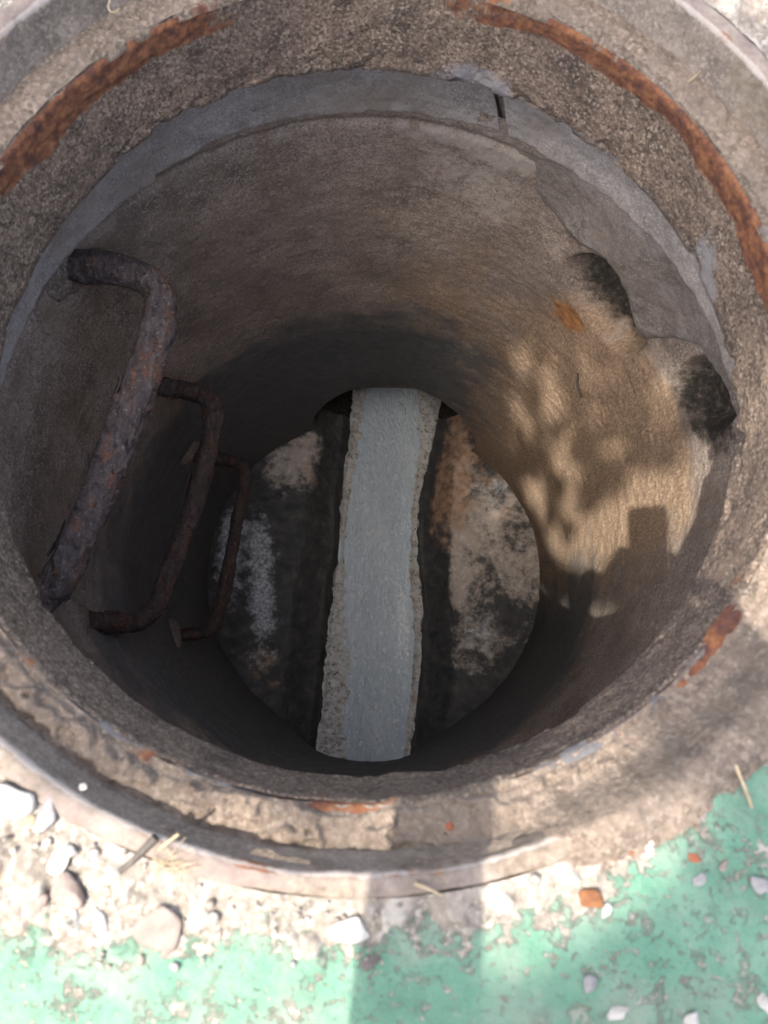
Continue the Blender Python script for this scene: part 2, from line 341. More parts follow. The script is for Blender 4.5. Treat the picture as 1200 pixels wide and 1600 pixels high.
a = s.mix(s.math('MULTIPLY', s.edge(s.attr('rust'), s.noise(80, 5, 0.6), 0.9, 0.08), 0.85), a, s.ramp(s.noise(90, 4), [(0.35, (0.14, 0.06, 0.035)), (0.65, (0.27, 0.14, 0.07))]))
bp = s.bump(s.math('SUBTRACT', s.math('MULTIPLY', s.noise(200, 5, 0.7), 0.6), s.math('MULTIPLY', f, 0.5)), 0.8, 0.0022)
MAT_GROUND = s.set(Base_Color=a, Roughness=0.72, Specular_IOR_Level=0.3, Normal=bp)

def stone_mat(name, c0, c1, sc=90, rough=0.85):
    s = M(name); a = s.ramp(s.noise(sc, 6, 0.65), [(0.3, c0), (0.7, c1)])
    a = s.mix(s.ss(s.noise(380, 3, 0.7), 0.6, 0.75, 0, 0.4), a, tuple(min(1, x * 1.3) for x in c1))
    return s.set(Base_Color=a, Roughness=rough, Normal=s.bump(s.noise(230, 5, 0.65), 0.6, 0.002))
MAT_WHITE = stone_mat('white_stone', (0.310, 0.291, 0.267), (0.484, 0.465, 0.440))
MAT_GREY = stone_mat('grey_stone', (0.180, 0.174, 0.174), (0.300, 0.294, 0.294))
MAT_PINK = stone_mat('pinkish_stone', (0.180, 0.138, 0.120), (0.282, 0.228, 0.204))
MAT_TAN = stone_mat('tan_stone', (0.252, 0.180, 0.120), (0.372, 0.288, 0.204))
MAT_RED = stone_mat('brick_chip', (0.198, 0.060, 0.030), (0.300, 0.114, 0.060))
MAT_RUSTC = stone_mat('rust_scale', (0.096, 0.036, 0.018), (0.228, 0.102, 0.042))
MAT_DARK = stone_mat('dark_stone', (0.072, 0.063, 0.060), (0.156, 0.138, 0.132))
s = M('gravel_mix'); a = s.ramp(s.island(), [(0.0, (0.180, 0.156, 0.138)), (0.3, (0.312, 0.282, 0.252)), (0.55, (0.408, 0.384, 0.354)), (0.75, (0.240, 0.198, 0.168)), (0.9, (0.264, 0.258, 0.258)), (1.0, (0.24, 0.215, 0.195))])
a = s.mix(s.ss(s.noise(260, 4), 0.4, 0.65, 0, 0.35), a, (0.18, 0.155, 0.135)); MAT_GRAVEL = s.set(Base_Color=a, Normal=s.bump(s.noise(300, 4), 0.5, 0.0015))
s = M('straw'); MAT_STRAW = s.set(Base_Color=s.ramp(s.noise(200, 3), [(0.3, (0.28, 0.21, 0.12)), (0.7, (0.44, 0.36, 0.24))]), Roughness=0.7)
s = M('twig'); MAT_TWIG = s.set(Base_Color=s.ramp(s.noise(200, 3), [(0.3, (0.06, 0.05, 0.045)), (0.7, (0.13, 0.115, 0.10))]), Roughness=0.9)

# ------------------------------------------------------------------ the ground sheet
ZF = -0.036                                                  # seat of the cover
def ring(theta, r, z): return np.stack([r * np.cos(theta), r * np.sin(theta), z], -1)
nt = 1700
rr = np.r_[np.arange(0.3505, 0.46, 0.0017), np.arange(0.4615, 0.66, 0.0035), 0.66 * 1.28 ** np.arange(0, 20)]
TH, R_ = np.meshgrid(np.linspace(0, 2 * np.pi, nt, endpoint=False), rr); T1, R1 = TH.ravel(), R_.ravel()
P = ring(T1, R1, 0 * R1); deg = np.degrees(T1) % 360
bound = 0.366 + 0.060 * np.exp(-(angd(deg, 236) / 21) ** 2) + 0.012 * np.exp(-(angd(deg, 292) / 8) ** 2) - 0.006 * np.exp(-(angd(deg, 305) / 10) ** 2) \
    + 0.06 * np.exp(-(angd(deg, 60) / 60) ** 2)
bound = bound + 0.010 * fbm(P, 22, 3, 3)
worn = 1 - sstep(-0.028, 0.034, R1 - bound)
fade = 1 - sstep(0.6, 1.2, R1)
def chunks(P, cell, seed):
    q = P[:, :2] / cell + 0.35 * np.stack([fbm(P, 0.8 / cell, 3, seed + 50), fbm(P, 0.8 / cell, 3, seed + 60)], -1)
    f = np.floor(q).astype(np.int64); best = np.full(len(P), 9.0); sec = best.copy(); hid = np.zeros(len(P))
    for dx in (-1, 0, 1):
        for dy in (-1, 0, 1):
            i, j = f[:, 0] + dx, f[:, 1] + dy; jx, jy = _hash(i, j, 0 * i, seed), _hash(i, j, 0 * i + 1, seed)
            d = np.hypot(q[:, 0] - i - jx, q[:, 1] - j - jy); hh = _hash(i, j, 0 * i + 2, seed)
            nb = d < best; sec = np.where(nb, best, np.minimum(sec, d)); hid = np.where(nb, hh, hid); best = np.where(nb, d, best)
    return hid, sec - best
near = R1 < 0.5; c1 = np.zeros(len(R1)); e1 = c1.copy(); c2 = c1.copy(); e2 = c1.copy()
c1[near], e1[near] = chunks(P[near], 0.017, 401); c2[near], e2[near] = chunks(P[near], 0.0075, 402)
chunk = (0.008 * np.maximum(c1 - 0.45, 0) * sstep(0.02, 0.16, e1) + 0.0045 * np.maximum(c2 - 0.4, 0) * sstep(0.04, 0.3, e2)) * sstep(0.25, 0.7, worn + 0.35 * fbm(P, 30, 3, 8))
h = (worn * (0.0050 * fbm(P, 55, 4, 5) + 0.0045 * np.maximum(fbm(P, 120, 3, 9), 0) - 0.0015) + 0.0012 * fbm(P, 40, 4, 12)) * fade * 0.6 + chunk
h *= sstep(0.350, 0.362, R1) * 0.8 + 0.2
rust = np.exp(-(angd(deg, 304) / 9) ** 2) * np.exp(-((R1 - 0.358) / 0.012) ** 2) * 0.62
mesh('ground', ring(T1, R1, h - 0.001), grid_faces(len(rr), nt, True), MAT_GROUND, attrs={'worn': worn, 'rust': rust, 'tone': np.clip(0.6 * c1 + 0.4 * c2, 0, 1)})
tag(bpy.data.objects['ground'], 'flaking green painted concrete round the open manhole', kind='structure')

# ------------------------------------------------------------------ the iron frame
frame = empty('manhole_ring', (0, 0, -0.13), 'rusty round cast iron frame of the open manhole with a dirt covered seat', 'manhole frame')
def rev(name, prof, m, parent, disp, nt=1300, attrs=None, step=0.0022):
    prof = np.array(prof, float); L = np.r_[0, np.cumsum(np.linalg.norm(np.diff(prof, axis=0), axis=1))]
    n = int(L[-1] / step) + 1; t = np.linspace(0, L[-1], n); pr = np.stack([np.interp(t, L, prof[:, k]) for k in (0, 1)], -1)
    for _ in range(2): pr[1:-1] = pr[1:-1] * .5 + .25 * (pr[:-2] + pr[2:])
    d = np.gradient(pr, axis=0); d /= np.linalg.norm(d, axis=1)[:, None]; nrm = np.stack([-d[:, 1], d[:, 0]], -1)
    th = np.linspace(0, 2 * np.pi, nt, endpoint=False)
    TH = np.tile(th, n); RZ = np.repeat(pr, nt, 0); NN = np.repeat(nrm, nt, 0)
    P = ring(TH, RZ[:, 0], RZ[:, 1]); dd = disp(P, np.degrees(TH) % 360, RZ)
    RZ2 = RZ + NN * dd[:, None]; V = ring(TH, RZ2[:, 0], RZ2[:, 1])
    at = attrs(P, np.degrees(TH) % 360, RZ) if attrs else None
    o = mesh(name, V - np.array(parent.location), grid_faces(n, nt, True), m, parent, attrs=at); return o
def _w(px, py, z): return ray_to(px, py, z)
def blob(P, c, r): return np.exp(-np.sum((P - np.asarray(c)) ** 2, 1) / r ** 2)
# neck: from the seat lip down to the throat and out under the frame
def rustw(deg, P):
    return np.clip(np.exp(-(angd(deg, 46) / 40) ** 4) + 0.95 * np.exp(-(angd(deg, 139) / 24) ** 4) + 0.42 * fbm(P, 11, 4, 33) + 0.04, 0, 1)
def neck_disp(P, deg, RZ):
    d = 0.0007 * fbm(P, 60, 4, 21) + 0.0002 * fbm(P, 210, 2, 22) + 0.002 * fbm(P, 11, 3, 24)
    low = sstep(-0.10, -0.13, RZ[:, 1])
    rag = np.maximum(fbm(P, 55, 4, 25), 0) * (0.004 + 0.007 * np.exp(-(angd(deg, 355) / 28) ** 2))
    band = sstep(-0.057, -0.053, RZ[:, 1] + 0.004 * fbm(P, 30, 4, 26))
    return -d + low * rag - band * rustw(deg, P) * (0.0008 + 0.0006 * fbm(P, 130, 4, 27)) * (1 - low)
def neck_attr(P, deg, RZ):
    rust = (0.8 * sstep(-0.063, -0.054, RZ[:, 1] + 0.007 * fbm(P, 14, 4, 31)) + 0.25 * sstep(-0.085, -0.055, RZ[:, 1])) * rustw(deg, P)
    lime = 1.0 * blob(P, _w(735, 105, -0.115), 0.016) + 0.9 * blob(P, _w(780, 130, -0.12), 0.014) + 0.9 * blob(P, _w(1095, 400, -0.105), 0.018) + 0.8 * blob(P, _w(1110, 450, -0.12), 0.014) \
        + 0.7 * blob(P, _w(690, 105, -0.125), 0.012) + 0.5 * np.exp(-((RZ[:, 1] + 0.124) / 0.004) ** 2) * np.exp(-(angd(deg, 50) / 25) ** 2)
    edge = np.exp(-((RZ[:, 1] + 0.131) / 0.006) ** 2) * (0.35 + 0.65 * np.exp(-(angd(deg, 20) / 50) ** 2))
    return {'rust': rust, 'lime': np.clip(lime, 0, 1), 'edge': edge}
NE = rev('neck', [(0.305, ZF - 0.001), (0.303, ZF - 0.004), (0.3015, -0.09), (0.300, -0.124), (0.302, -0.131), (0.309, -0.134), (0.345, -0.138), (0.372, -0.145)], MAT_NECK, frame, neck_disp, attrs=neck_attr, step=0.0012)
# seat: the ledge the cover rested on
def seat_attr(P, deg, RZ):
    lip = np.exp(-((RZ[:, 0] - 0.3065) / 0.006) ** 2)
    rust = lip * (0.28 + 0.5 * fbm(P, 9, 3, 41)); metal = np.exp(-((RZ[:, 0] - 0.3055) / 0.003) ** 2) * (0.34 + 0.45 * fbm(P, 12, 3, 47))
    rust = rust + 0.75 * np.exp(-((RZ[:, 0] - 0.311) / 0.007) ** 2) * np.exp(-(angd(deg, 319) / 7) ** 2)
    metal = metal + 0.7 * np.exp(-((RZ[:, 0] - 0.308) / 0.005) ** 2) * np.exp(-(angd(deg, 301) / 9) ** 2)
    return {'rust': rust, 'metal': metal}
rev('seat', [(0.3325, ZF + 0.0015), (0.318, ZF), (0.308, ZF + 0.001), (0.3045, ZF - 0.001), (0.3035, ZF - 0.005)], MAT_SEAT, frame,
    lambda P, deg, RZ: 0.0012 * fbm(P, 80, 4, 43) + 0.0015 * fbm(P, 25, 3, 44), attrs=seat_attr)
# outer rim: flange flush with the paving and the upright wall that held the cover
def rim_attr(P, deg, RZ):
    top = sstep(-0.004, -0.001, RZ[:, 1]) * sstep(0.337, 0.340, RZ[:, 0])
    worn = np.exp(-((RZ[:, 0] - 0.3375) / 0.0022) ** 2) * sstep(-0.006, -0.001, RZ[:, 1]) * 0.9
    rust = np.exp(-((RZ[:, 0] - 0.338) / 0.003) ** 2) * sstep(-0.008, -0.002, RZ[:, 1]) * (0.25 + 0.5 * fbm(P, 14, 3, 52)) + 0.4 * np.exp(-((RZ[:, 1] + 0.03) / 0.006) ** 2) * fbm(P, 9, 3, 55)
    dirty = 0.42 + 0.4 * np.exp(-(angd(deg, 310) / 32) ** 2) + 0.25 * fbm(P, 7, 3, 57)
    return {'top': top, 'worn': worn * (1 - 0.6 * np.exp(-(angd(deg, 315) / 30) ** 2)), 'rust': rust, 'dirty': dirty}
rev('outer_rim', [(0.3515, -0.004), (0.3505, 0.0005), (0.345, 0.0008), (0.3395, 0.001), (0.3368, -0.002), (0.3345, -0.02), (0.332, -0.034), (0.331, -0.040)], MAT_RIM, frame,
    lambda P, deg, RZ: 0.0008 * fbm(P, 50, 4, 53) + 0.0012 * fbm(P, 14, 3, 54), attrs=rim_attr)

# caked dirt on the seat
th = np.radians(np.linspace(0, 360, 1500, endpoint=False)); rd = np.r_[np.arange(0.306, 0.3345, 0.0011), np.arange(0.336, 0.366, 0.0016)]
TH, RD = np.meshgrid(th, rd); T1, R1 = TH.ravel(), RD.ravel(); P = ring(T1, R1, 0 * R1); deg = np.degrees(T1) % 360
amt = 0.25 + 0.75 * np.exp(-(angd(deg, 232) / 22) ** 2) + 0.55 * np.exp(-(angd(deg, 266) / 16) ** 2) + 0.45 * np.exp(-(angd(deg, 296) / 18) ** 2) + 0.35 * np.exp(-(angd(deg, 20) / 40) ** 2)
inner = 0.3105 + 0.003 * fbm(P, 26, 4, 61) - 0.003 * np.exp(-(angd(deg, 264) / 5) ** 2)
lump = np.abs(fbm(P, 75, 4, 62)); clod = sstep(0.05, 0.45, 0.7 - np.abs(fbm(P, 48, 3, 66)) * 1.6)
hgt = amt * (0.0035 + 0.0055 * clod + 0.002 * lump) * sstep(-0.0012, 0.0016, R1 - inner) * (1 - 0.55 * sstep(0.322, 0.333, R1)) + 0.0009 * fbm(P, 150, 3, 63) - 0.0012
WF = np.exp(-(angd(deg, 314) / 33) ** 4) * (0.75 + 0.35 * fbm(P, 10, 4, 67))
zin = np.where(R1 < 0.3335, ZF + 0.0012 + hgt, -0.046); ramp = ZF + 0.008 + 0.0355 * sstep(0.318, 0.339, R1) ** 1.2 - 0.006 * sstep(0.352, 0.364, R1) + 0.0022 * fbm(P, 45, 4, 68) + 0.0012 * fbm(P, 150, 3, 69)
wf = sstep(0.15, 0.85, WF); zin = np.where(R1 < 0.3335, zin, np.minimum(-0.012, ramp - 0.012)); Vd = ring(T1, R1, np.where(R1 > 0.318, zin * (1 - wf) + np.maximum(ramp, zin) * wf, zin))
tag(mesh('dirt', Vd, grid_faces(len(rd), len(th), True), MAT_DIRT), 'dry tan dirt caked along the seat of the iron frame', 'dirt', kind='stuff')

# ------------------------------------------------------------------ the shaft
shaft = empty('manhole_shaft', (0, 0, -1.52), 'round cement shaft of the manhole going down beneath the iron frame', 'manhole shaft')
base = np.array(shaft.location)
def cyl(name, z0, z1, rfun, m, dz, nt=1100, attrs=None, hole=None, a0=None, a1=None):
    n = int(abs(z1 - z0) / dz) + 2; z = np.linspace(z0, z1, n)
    wrap = a0 is None
    th = np.linspace(0, 2 * np.pi, nt, endpoint=False) if wrap else np.radians(np.linspace(a0, a1, nt))
    TH = np.tile(th, n); Z = np.repeat(z, nt); deg = np.degrees(TH) % 360
    P = ring(TH, 0 * Z + 0.4, Z); r = rfun(P, deg, Z); V = ring(TH, r, Z)
    F = grid_faces(n, nt, wrap)
    if hole is not None:
        c = V[F].mean(1); F = F[~hole(c)]
    at = attrs(P, deg, Z) if attrs else None
    return mesh(name, V - base, F[:, ::-1], m, shaft, attrs=at)
# upper ring, with the broken niche under the mortar on the right
def niche(deg, z):
    da, dz = angd(deg, 41) / 11.5, (z + 0.475) / 0.082
    deep = sstep(1.0, 0.45, da * da + dz * dz)
    d2, z2 = angd(deg, 15) / 7.0, (z + 0.375) / 0.07
    return 0.060 * deep * sstep(1.1, -0.5, da * 0.7 - dz * 0.7) + 0.04 * sstep(1.0, 0.2, d2 * d2 + z2 * z2 + 0.6 * d2 * z2)
def upper_r(P, deg, Z):
    r = 0.400 + 0.0022 * fbm(P, 7, 3, 71) + 0.0009 * fbm(P, 45, 4, 72) + 0.0005 * fbm(P, 160, 2, 73)
    r = r + 0.004 * np.exp(-((Z + 0.318) / 0.006) ** 2) + 0.0045 * sstep(-0.893, -0.899, Z)
    return r + niche(deg, Z) * (1 + 0.10 * fbm(P, 40, 4, 74))
def upper_attr(P, deg, Z):
    brown = 0.5 * np.exp(-(angd(deg, 62) / 34) ** 2) * sstep(-0.4, -0.7, Z) + sstep(0.15, 0.8, np.exp(-(angd(deg, 20) / 32) ** 2) * sstep(-0.38, -0.52, Z)) * 0.9
    lime = 0.55 * blob(P, ring(np.radians(72), .4, -.40), 0.12) + 0.35 * blob(P, ring(np.radians(0), .4, -.53), 0.055) + 0.5 * blob(P, ring(np.radians(38), .4, -.535), 0.03) + 0.3 * np.exp(-((Z + 0.33) / 0.02) ** 2)
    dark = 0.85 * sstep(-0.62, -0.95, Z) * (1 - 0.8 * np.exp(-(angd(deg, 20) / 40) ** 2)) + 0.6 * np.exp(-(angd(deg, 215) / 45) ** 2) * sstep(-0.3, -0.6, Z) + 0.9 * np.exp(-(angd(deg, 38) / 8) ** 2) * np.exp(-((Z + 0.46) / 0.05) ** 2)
    rust = 0.95 * blob(P, ring(np.radians(46), .4, -.573), 0.022) + 0.4 * blob(P, ring(np.radians(48), .4, -.58), 0.05)
    q1 = fbm(P, 16, 4, 77) * 0.3; near_black = 0.95 * np.exp(-np.maximum((angd(deg, 39.5) / 11.0) ** 2 + ((Z + 0.466) / 0.068) ** 2 + 0.5 * q1, 0) ** 1.5)  # wet black niche, with the shade under the mortar lip painted in
    q0 = fbm(P, 15, 4, 79) * 0.3; dark = np.maximum(dark, 0.42 * np.exp(-((angd(deg, 43) / 13.0) ** 2 + ((Z + 0.452) / 0.075) ** 2) ** 1.5)); qr = np.maximum((angd(deg, 13) / 8.5) ** 2 + ((Z + 0.392) / 0.062) ** 2 + 0.7 * q0 + 0.9 * (angd(deg, 13) / 8.5) * ((Z + 0.392) / 0.062), 0); near_black = np.maximum(near_black, 0.78 * np.exp(-qr ** 2.2)); brown = brown * (1 - np.exp(-((angd(deg, 43) / 13.0) ** 2 + ((Z + 0.452) / 0.07) ** 2)))  # shade of the right-hand recess painted in as near-black colour
    return {'brown': brown, 'lime': lime, 'dark': np.clip(dark, 0, 1), 'rust': rust, 'near_black': near_black}
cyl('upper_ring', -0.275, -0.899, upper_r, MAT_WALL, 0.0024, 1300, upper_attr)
PIPES = [(0.036, 1, 0.205, -1.378), (-0.01, -1, 0.200, -1.545)]  # x, side, radius, centre height
def hole(c):
    h = np.zeros(len(c), bool)
    for x, sd, r, zc in PIPES: h |= (c[:, 1] * sd > 0) & ((c[:, 0] - x) ** 2 + (c[:, 2] - zc) ** 2 < (r * 0.985) ** 2)
    return h
def lower_r(P, deg, Z):
    r = 0.4035 + 0.0022 * fbm(P, 7, 3, 71) + 0.0009 * fbm(P, 45, 4, 72) + 0.0005 * fbm(P, 160, 2, 73)
    return r + 0.001 * sstep(-0.91, -0.901, Z) + 0.032 * np.exp(-(angd(deg, 268) / 24) ** 4) * sstep(-0.95, -1.25, Z)
def lower_attr(P, deg, Z):
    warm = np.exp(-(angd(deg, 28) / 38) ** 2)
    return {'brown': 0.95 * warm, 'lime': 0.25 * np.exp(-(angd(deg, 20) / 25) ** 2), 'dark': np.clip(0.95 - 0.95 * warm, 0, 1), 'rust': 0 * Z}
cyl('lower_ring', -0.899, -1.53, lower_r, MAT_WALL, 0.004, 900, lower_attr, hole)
# mortar collar under the frame: curved blocks with open joints
CUT = [76.6, 117.0, 196.0, 262.0, 331.0, 436.6]
for k in range(5):
    a0, a1 = CUT[k] + {0: 1.3, 1: 0.9}.get(k, 0.25), CUT[k + 1] - 0.25
    off = [0.000, 0.009, 0.002, 0.0, 0.004][k]; na = int((a1 - a0) * 4); nz = 70
    z = np.linspace(-0.136, -0.312, nz); th = np.linspace(a0, a1, na); TH = np.tile(th, nz); Z = np.repeat(z, na); tt_ = (Z + 0.136) / -0.176
    u_ = (TH - a0) / (a1 - a0); sk0 = {0: -8.3, 1: 16.8}.get(k, 0); sk1 = {4: -8.3, 0: 16.8}.get(k, 0)   # raked joints
    TH = np.radians(TH + tt_ * (sk0 * np.exp(-u_ * 12) + sk1 * np.exp(-(1 - u_) * 12)))
    P = ring(TH, 0 * Z + 0.4, Z); t = (Z + 0.136) / -0.176
    r = 0.386 - off + 0.010 * np.sin(np.pi * np.clip(t, 0, 1)) + 0.009 * t + 0.0035 * fbm(P, 12, 4, 91 + k) + 0.0014 * fbm(P, 70, 4, 95)
    r = r + 0.022 * sstep(-0.296, -0.312, Z + 0.006 * fbm(P, 10, 3, 97))
    Vi = ring(TH, r, Z); Vo = ring(TH, 0 * r + 0.47, Z); F = grid_faces(nz, na)
    n = len(Vi); i = np.arange(nz - 1) * na; j = i + na - 1
    E1 = np.stack([i, i + na, i + na + n, i + n], -1); E2 = np.stack([j, j + n, j + na + n, j + na], -1)
    mesh('collar_block', np.concatenate([Vi, Vo]) - base, np.concatenate([F[:, ::-1], F + n, E1, E2]), MAT_COLLAR, shaft)
cyl('collar_bed', -0.13, -0.29, lambda P, deg, Z: 0.4075 + 0.002 * fbm(P, 30, 3, 99), MAT_MORTAR, 0.006, 500)
# mortar slumped from the collar over the wall on the right
low = np.array([(-2, -.318), (4, -.322), (9, -.326), (14, -.330), (18, -.338), (22, -.352), (26, -.385), (29, -.43), (31.5, -.455), (34, -.437), (37, -.404), (41, -.384), (45.6, -.379), (50.7, -.392), (54.4, -.400), (59, -.388), (64, -.365), (70, -.338), (78, -.318)])
na, nz = 420, 110; an = np.linspace(-2, 76, na); zl = np.interp(an, low[:, 0], low[:, 1]); zl = np.convolve(np.pad(zl, 6, 'edge'), np.ones(13) / 13, 'valid') + 0.0022 * fbm(np.stack([an * .22, an * 0, an * 0], -1), 1, 5, 5, .5)
tt = np.linspace(0, 1, nz); TH = np.tile(np.radians(an), nz); t = np.repeat(tt, na); ZL = np.tile(zl, nz); Z = -0.288 + (ZL + 0.288) * t
P = ring(TH, 0 * Z + 0.4, Z); deg = np.degrees(TH); lngth = np.clip((-0.31 - ZL) / 0.1, 0, 1)
thick = (0.004 + (0.007 + 0.024 * np.exp(-(angd(deg, 44) / 10.5) ** 4)) * lngth * t ** 0.8) * np.sqrt(np.clip(1 - np.clip((t - 0.80) / 0.2, 0, 1) ** 2, 0, 1)) * sstep(-2, 12, deg) * sstep(78, 50, deg)
r = 0.4035 - thick - 0.003 * fbm(P, 18, 4, 101) * sstep(0.001, 0.006, thick) - 0.001 * fbm(P, 80, 3, 102)
r = r + 0.055 * sstep(0.965, 1.0, t)
mesh('mortar_fill', ring(TH, r, Z) - base, grid_faces(nz, na)[:, ::-1], MAT_MORTAR, shaft)

# ------------------------------------------------------------------ chamber floor, channel, water
def rot2(a): return np.array([[math.cos(a), math.sin(a), 0], [-math.sin(a), math.cos(a), 0], [0, 0, 1]])
LO = np.array([(-0.096, 0.9), (-0.089, 0.51), (-0.098, 0.343), (-0.107, 0.186), (-0.099, 0.068), (-0.114, 0.001), (-0.122, -0.162), (-0.136, -0.424), (-0.14, -0.9)])
LW = np.array([(-0.054, 0.9), (-0.054, 0.503), (-0.059, 0.345), (-0.086, 0.17), (-0.090, 0.052), (-0.084, 0.002), (-0.065, -0.16), (-0.057, -0.446), (-0.05, -0.9)])
RW = np.array([(0.092, 0.9), (0.092, 0.512), (0.105, 0.387), (0.092, 0.246), (0.090, 0.092), (0.087, 0.009), (0.105, -0.153), (0.09, -0.441), (0.09, -0.9)])
RO = np.array([(0.156, 0.9), (0.156, 0.506), (0.148, 0.389), (0.124, 0.282), (0.110, 0.212), (0.105, 0.126), (0.112, 0.043), (0.126, -0.039), (0.127, -0.231), (0.106, -0.44), (0.1, -0.9)])
ip = lambda A, y: np.interp(y, A[::-1, 1], A[::-1, 0])
ZW = -1.503
floor = tag(empty('chamber_floor', (0, 0, -1.52)), 'wet concrete benching on both sides of the channel at the shaft bottom', kind='structure')
def bench(side, name):
    n, mcol = 260, 130; y = np.linspace(-0.46, 0.43, n); Y = np.repeat(y, mcol); u = np.tile(np.linspace(0, 1, mcol), n)
    edge = ip(LO if side < 0 else RO, Y) - side * 0.012
    X = edge + (side * 0.425 - edge) * u; s_ = np.abs(X - edge)
    Z = -1.512 + 0.022 * sstep(0, 0.02, s_) + 0.066 * sstep(0.015, 0.10, s_) + 0.035 * sstep(0.10, 0.32, s_)
    P = np.stack([X, Y, Z], -1); Z = Z + 0.004 * fbm(P, 14, 4, 111) + 0.002 * fbm(P, 60, 4, 112)
    deg = 0
    if side > 0:
        pale = 1.0 * sstep(0.17, 0.205, X) * sstep(-0.32, -0.1, Y + 0.05 * fbm(P, 9, 3, 116))
        pale = pale * (0.62 + 0.4 * fbm(P, 7, 4, 113)) - 0.35 * blob(P, (0.36, -0.1, -1.4), 0.12) - 0.3 * blob(P, (0.27, -0.28, -1.4), 0.07)
        brown = 0.75 * sstep(-0.05, 0.25, Y) * sstep(0.02, 0.06, s_) * (1 - 0.5 * sstep(0.2, 0.26, X))
        blue = 0.55 * blob(P, (0.29, 0.23, -1.4), 0.05) + 0.5 * blob(P, (0.26, -0.13, -1.4), 0.07)
    else:
        pale = 0.75 * blob(P, (-0.22, 0.27, -1.4), 0.085) + 0.4 * blob(P, (-0.17, 0.34, -1.42), 0.05) + 0.5 * blob(P, (-0.26, -0.22, -1.4), 0.06)
        brown = 0.45 * blob(P, (-0.24, -0.26, -1.4), 0.07) + 0.4 * blob(P, (-0.16, 0.28, -1.4), 0.07)
        blue = 0.85 * np.exp(-((X + 0.275 + 0.1 * (Y + 0.03)) / 0.034) ** 2) * sstep(-0.26, -0.08, Y) * sstep(0.20, 0.06, Y) + 0.85 * np.exp(-((X + 0.355) / 0.03) ** 2) * sstep(-0.16, -0.02, Y) * sstep(0.2, 0.08, Y)
    mesh(name, np.stack([X, Y, Z], -1) - base, grid_faces(n, mcol)[:, ::(1 if side < 0 else -1)], MAT_BENCH, floor, attrs={'pale': pale, 'brown': brown, 'blue': blue})
bench(-1, 'bench'); bench(1, 'bench')
def crust(A, B, side):
    n, mc = 1100, 64; y = np.linspace(-0.85, 0.85, n); Y = np.repeat(y, mc); u = np.tile(np.linspace(0, 1, mc), n)
    P0 = np.stack([0 * Y, Y, 0 * Y + side], -1)
    a = ip(A, Y) + 0.0045 * fbm(P0, 18, 6, 121, .7) - side * (0.012 if side < 0 else 0.0); b = ip(B, Y) + 0.0045 * fbm(P0, 22, 6, 122, .7) + (0.008 if side > 0 else 0.012)
    X = a + (b - a) * u; P = np.stack([X, Y, 0 * X], -1)
    wv = u if side > 0 else 1 - u                               # 0 at the water, 1 at the benching
    Z = ZW - 0.0015 + 0.009 * sstep(0.02, 0.5, wv) - 0.009 * sstep(0.72, 1.0, wv) + 0.0045 * fbm(P, 55, 5, 123) + 0.0015 * fbm(P, 200, 3, 124)
    F = grid_faces(n, mc); F = F if side > 0 else F
    mesh('channel_crust', np.stack([X, Y, Z], -1) - base, F[:, ::-1], MAT_CRUST, floor)
crust(LO, LW, -1); crust(RW, RO, 1)
n, mc = 700, 60; y = np.linspace(-0.85, 0.85, n); Y = np.repeat(y, mc); u = np.tile(np.linspace(-0.03, 1.03, mc), n)
X = ip(LW, Y) + (ip(RW, Y) - ip(LW, Y)) * u; P = np.stack([X * 2.2, Y, 0 * X], -1)
Z = ZW + 0.0015 * fbm(P, 14, 4, 131) + 0.0011 * fbm(P, 40, 3, 132) * sstep(0.5, 0.1, Y) + 0.0005 * fbm(P, 120, 2, 133)
tag(mesh('water', np.stack([X, Y, Z], -1), grid_faces(n, mc)[:, ::-1], MAT_WATER), 'milky grey water flowing along the channel', kind='structure')
parts = []; g = np.random.default_rng(5)  # white beads: bubbles, and water glints imitated in white
for k in range(620):
    yy = g.uniform(-0.42, 0.38); uu = g.random() ** 0.8; kind = g.random()
    if kind < 0.40: yy = g.normal(-0.10, 0.07); uu = g.normal(0.86, 0.06)
    uu = min(max(uu, 0.03), 0.97); x = ip(LW, yy) + (ip(RW, yy) - ip(LW, yy)) * uu
    rad = (0.0011 + 0.0026 * g.random() ** 2) * (1.8 if kind < 0.04 else 1); V, F = ico(2)
    parts.append(((V * np.array([rad * g.uniform(0.6, 0.95), rad * g.uniform(0.8, 1.7), rad * 0.4])) @ rot2(g.normal(0.12, 0.45)) + np.array([x, yy, ZW + 0.0034]), F))
V, F = mb_join(parts); tag(mesh('foam_glints', V, F, MAT_FOAM_GLINTS), 'small white bubbles and imitated glints on the milky channel water', 'foam_glints', kind='stuff')

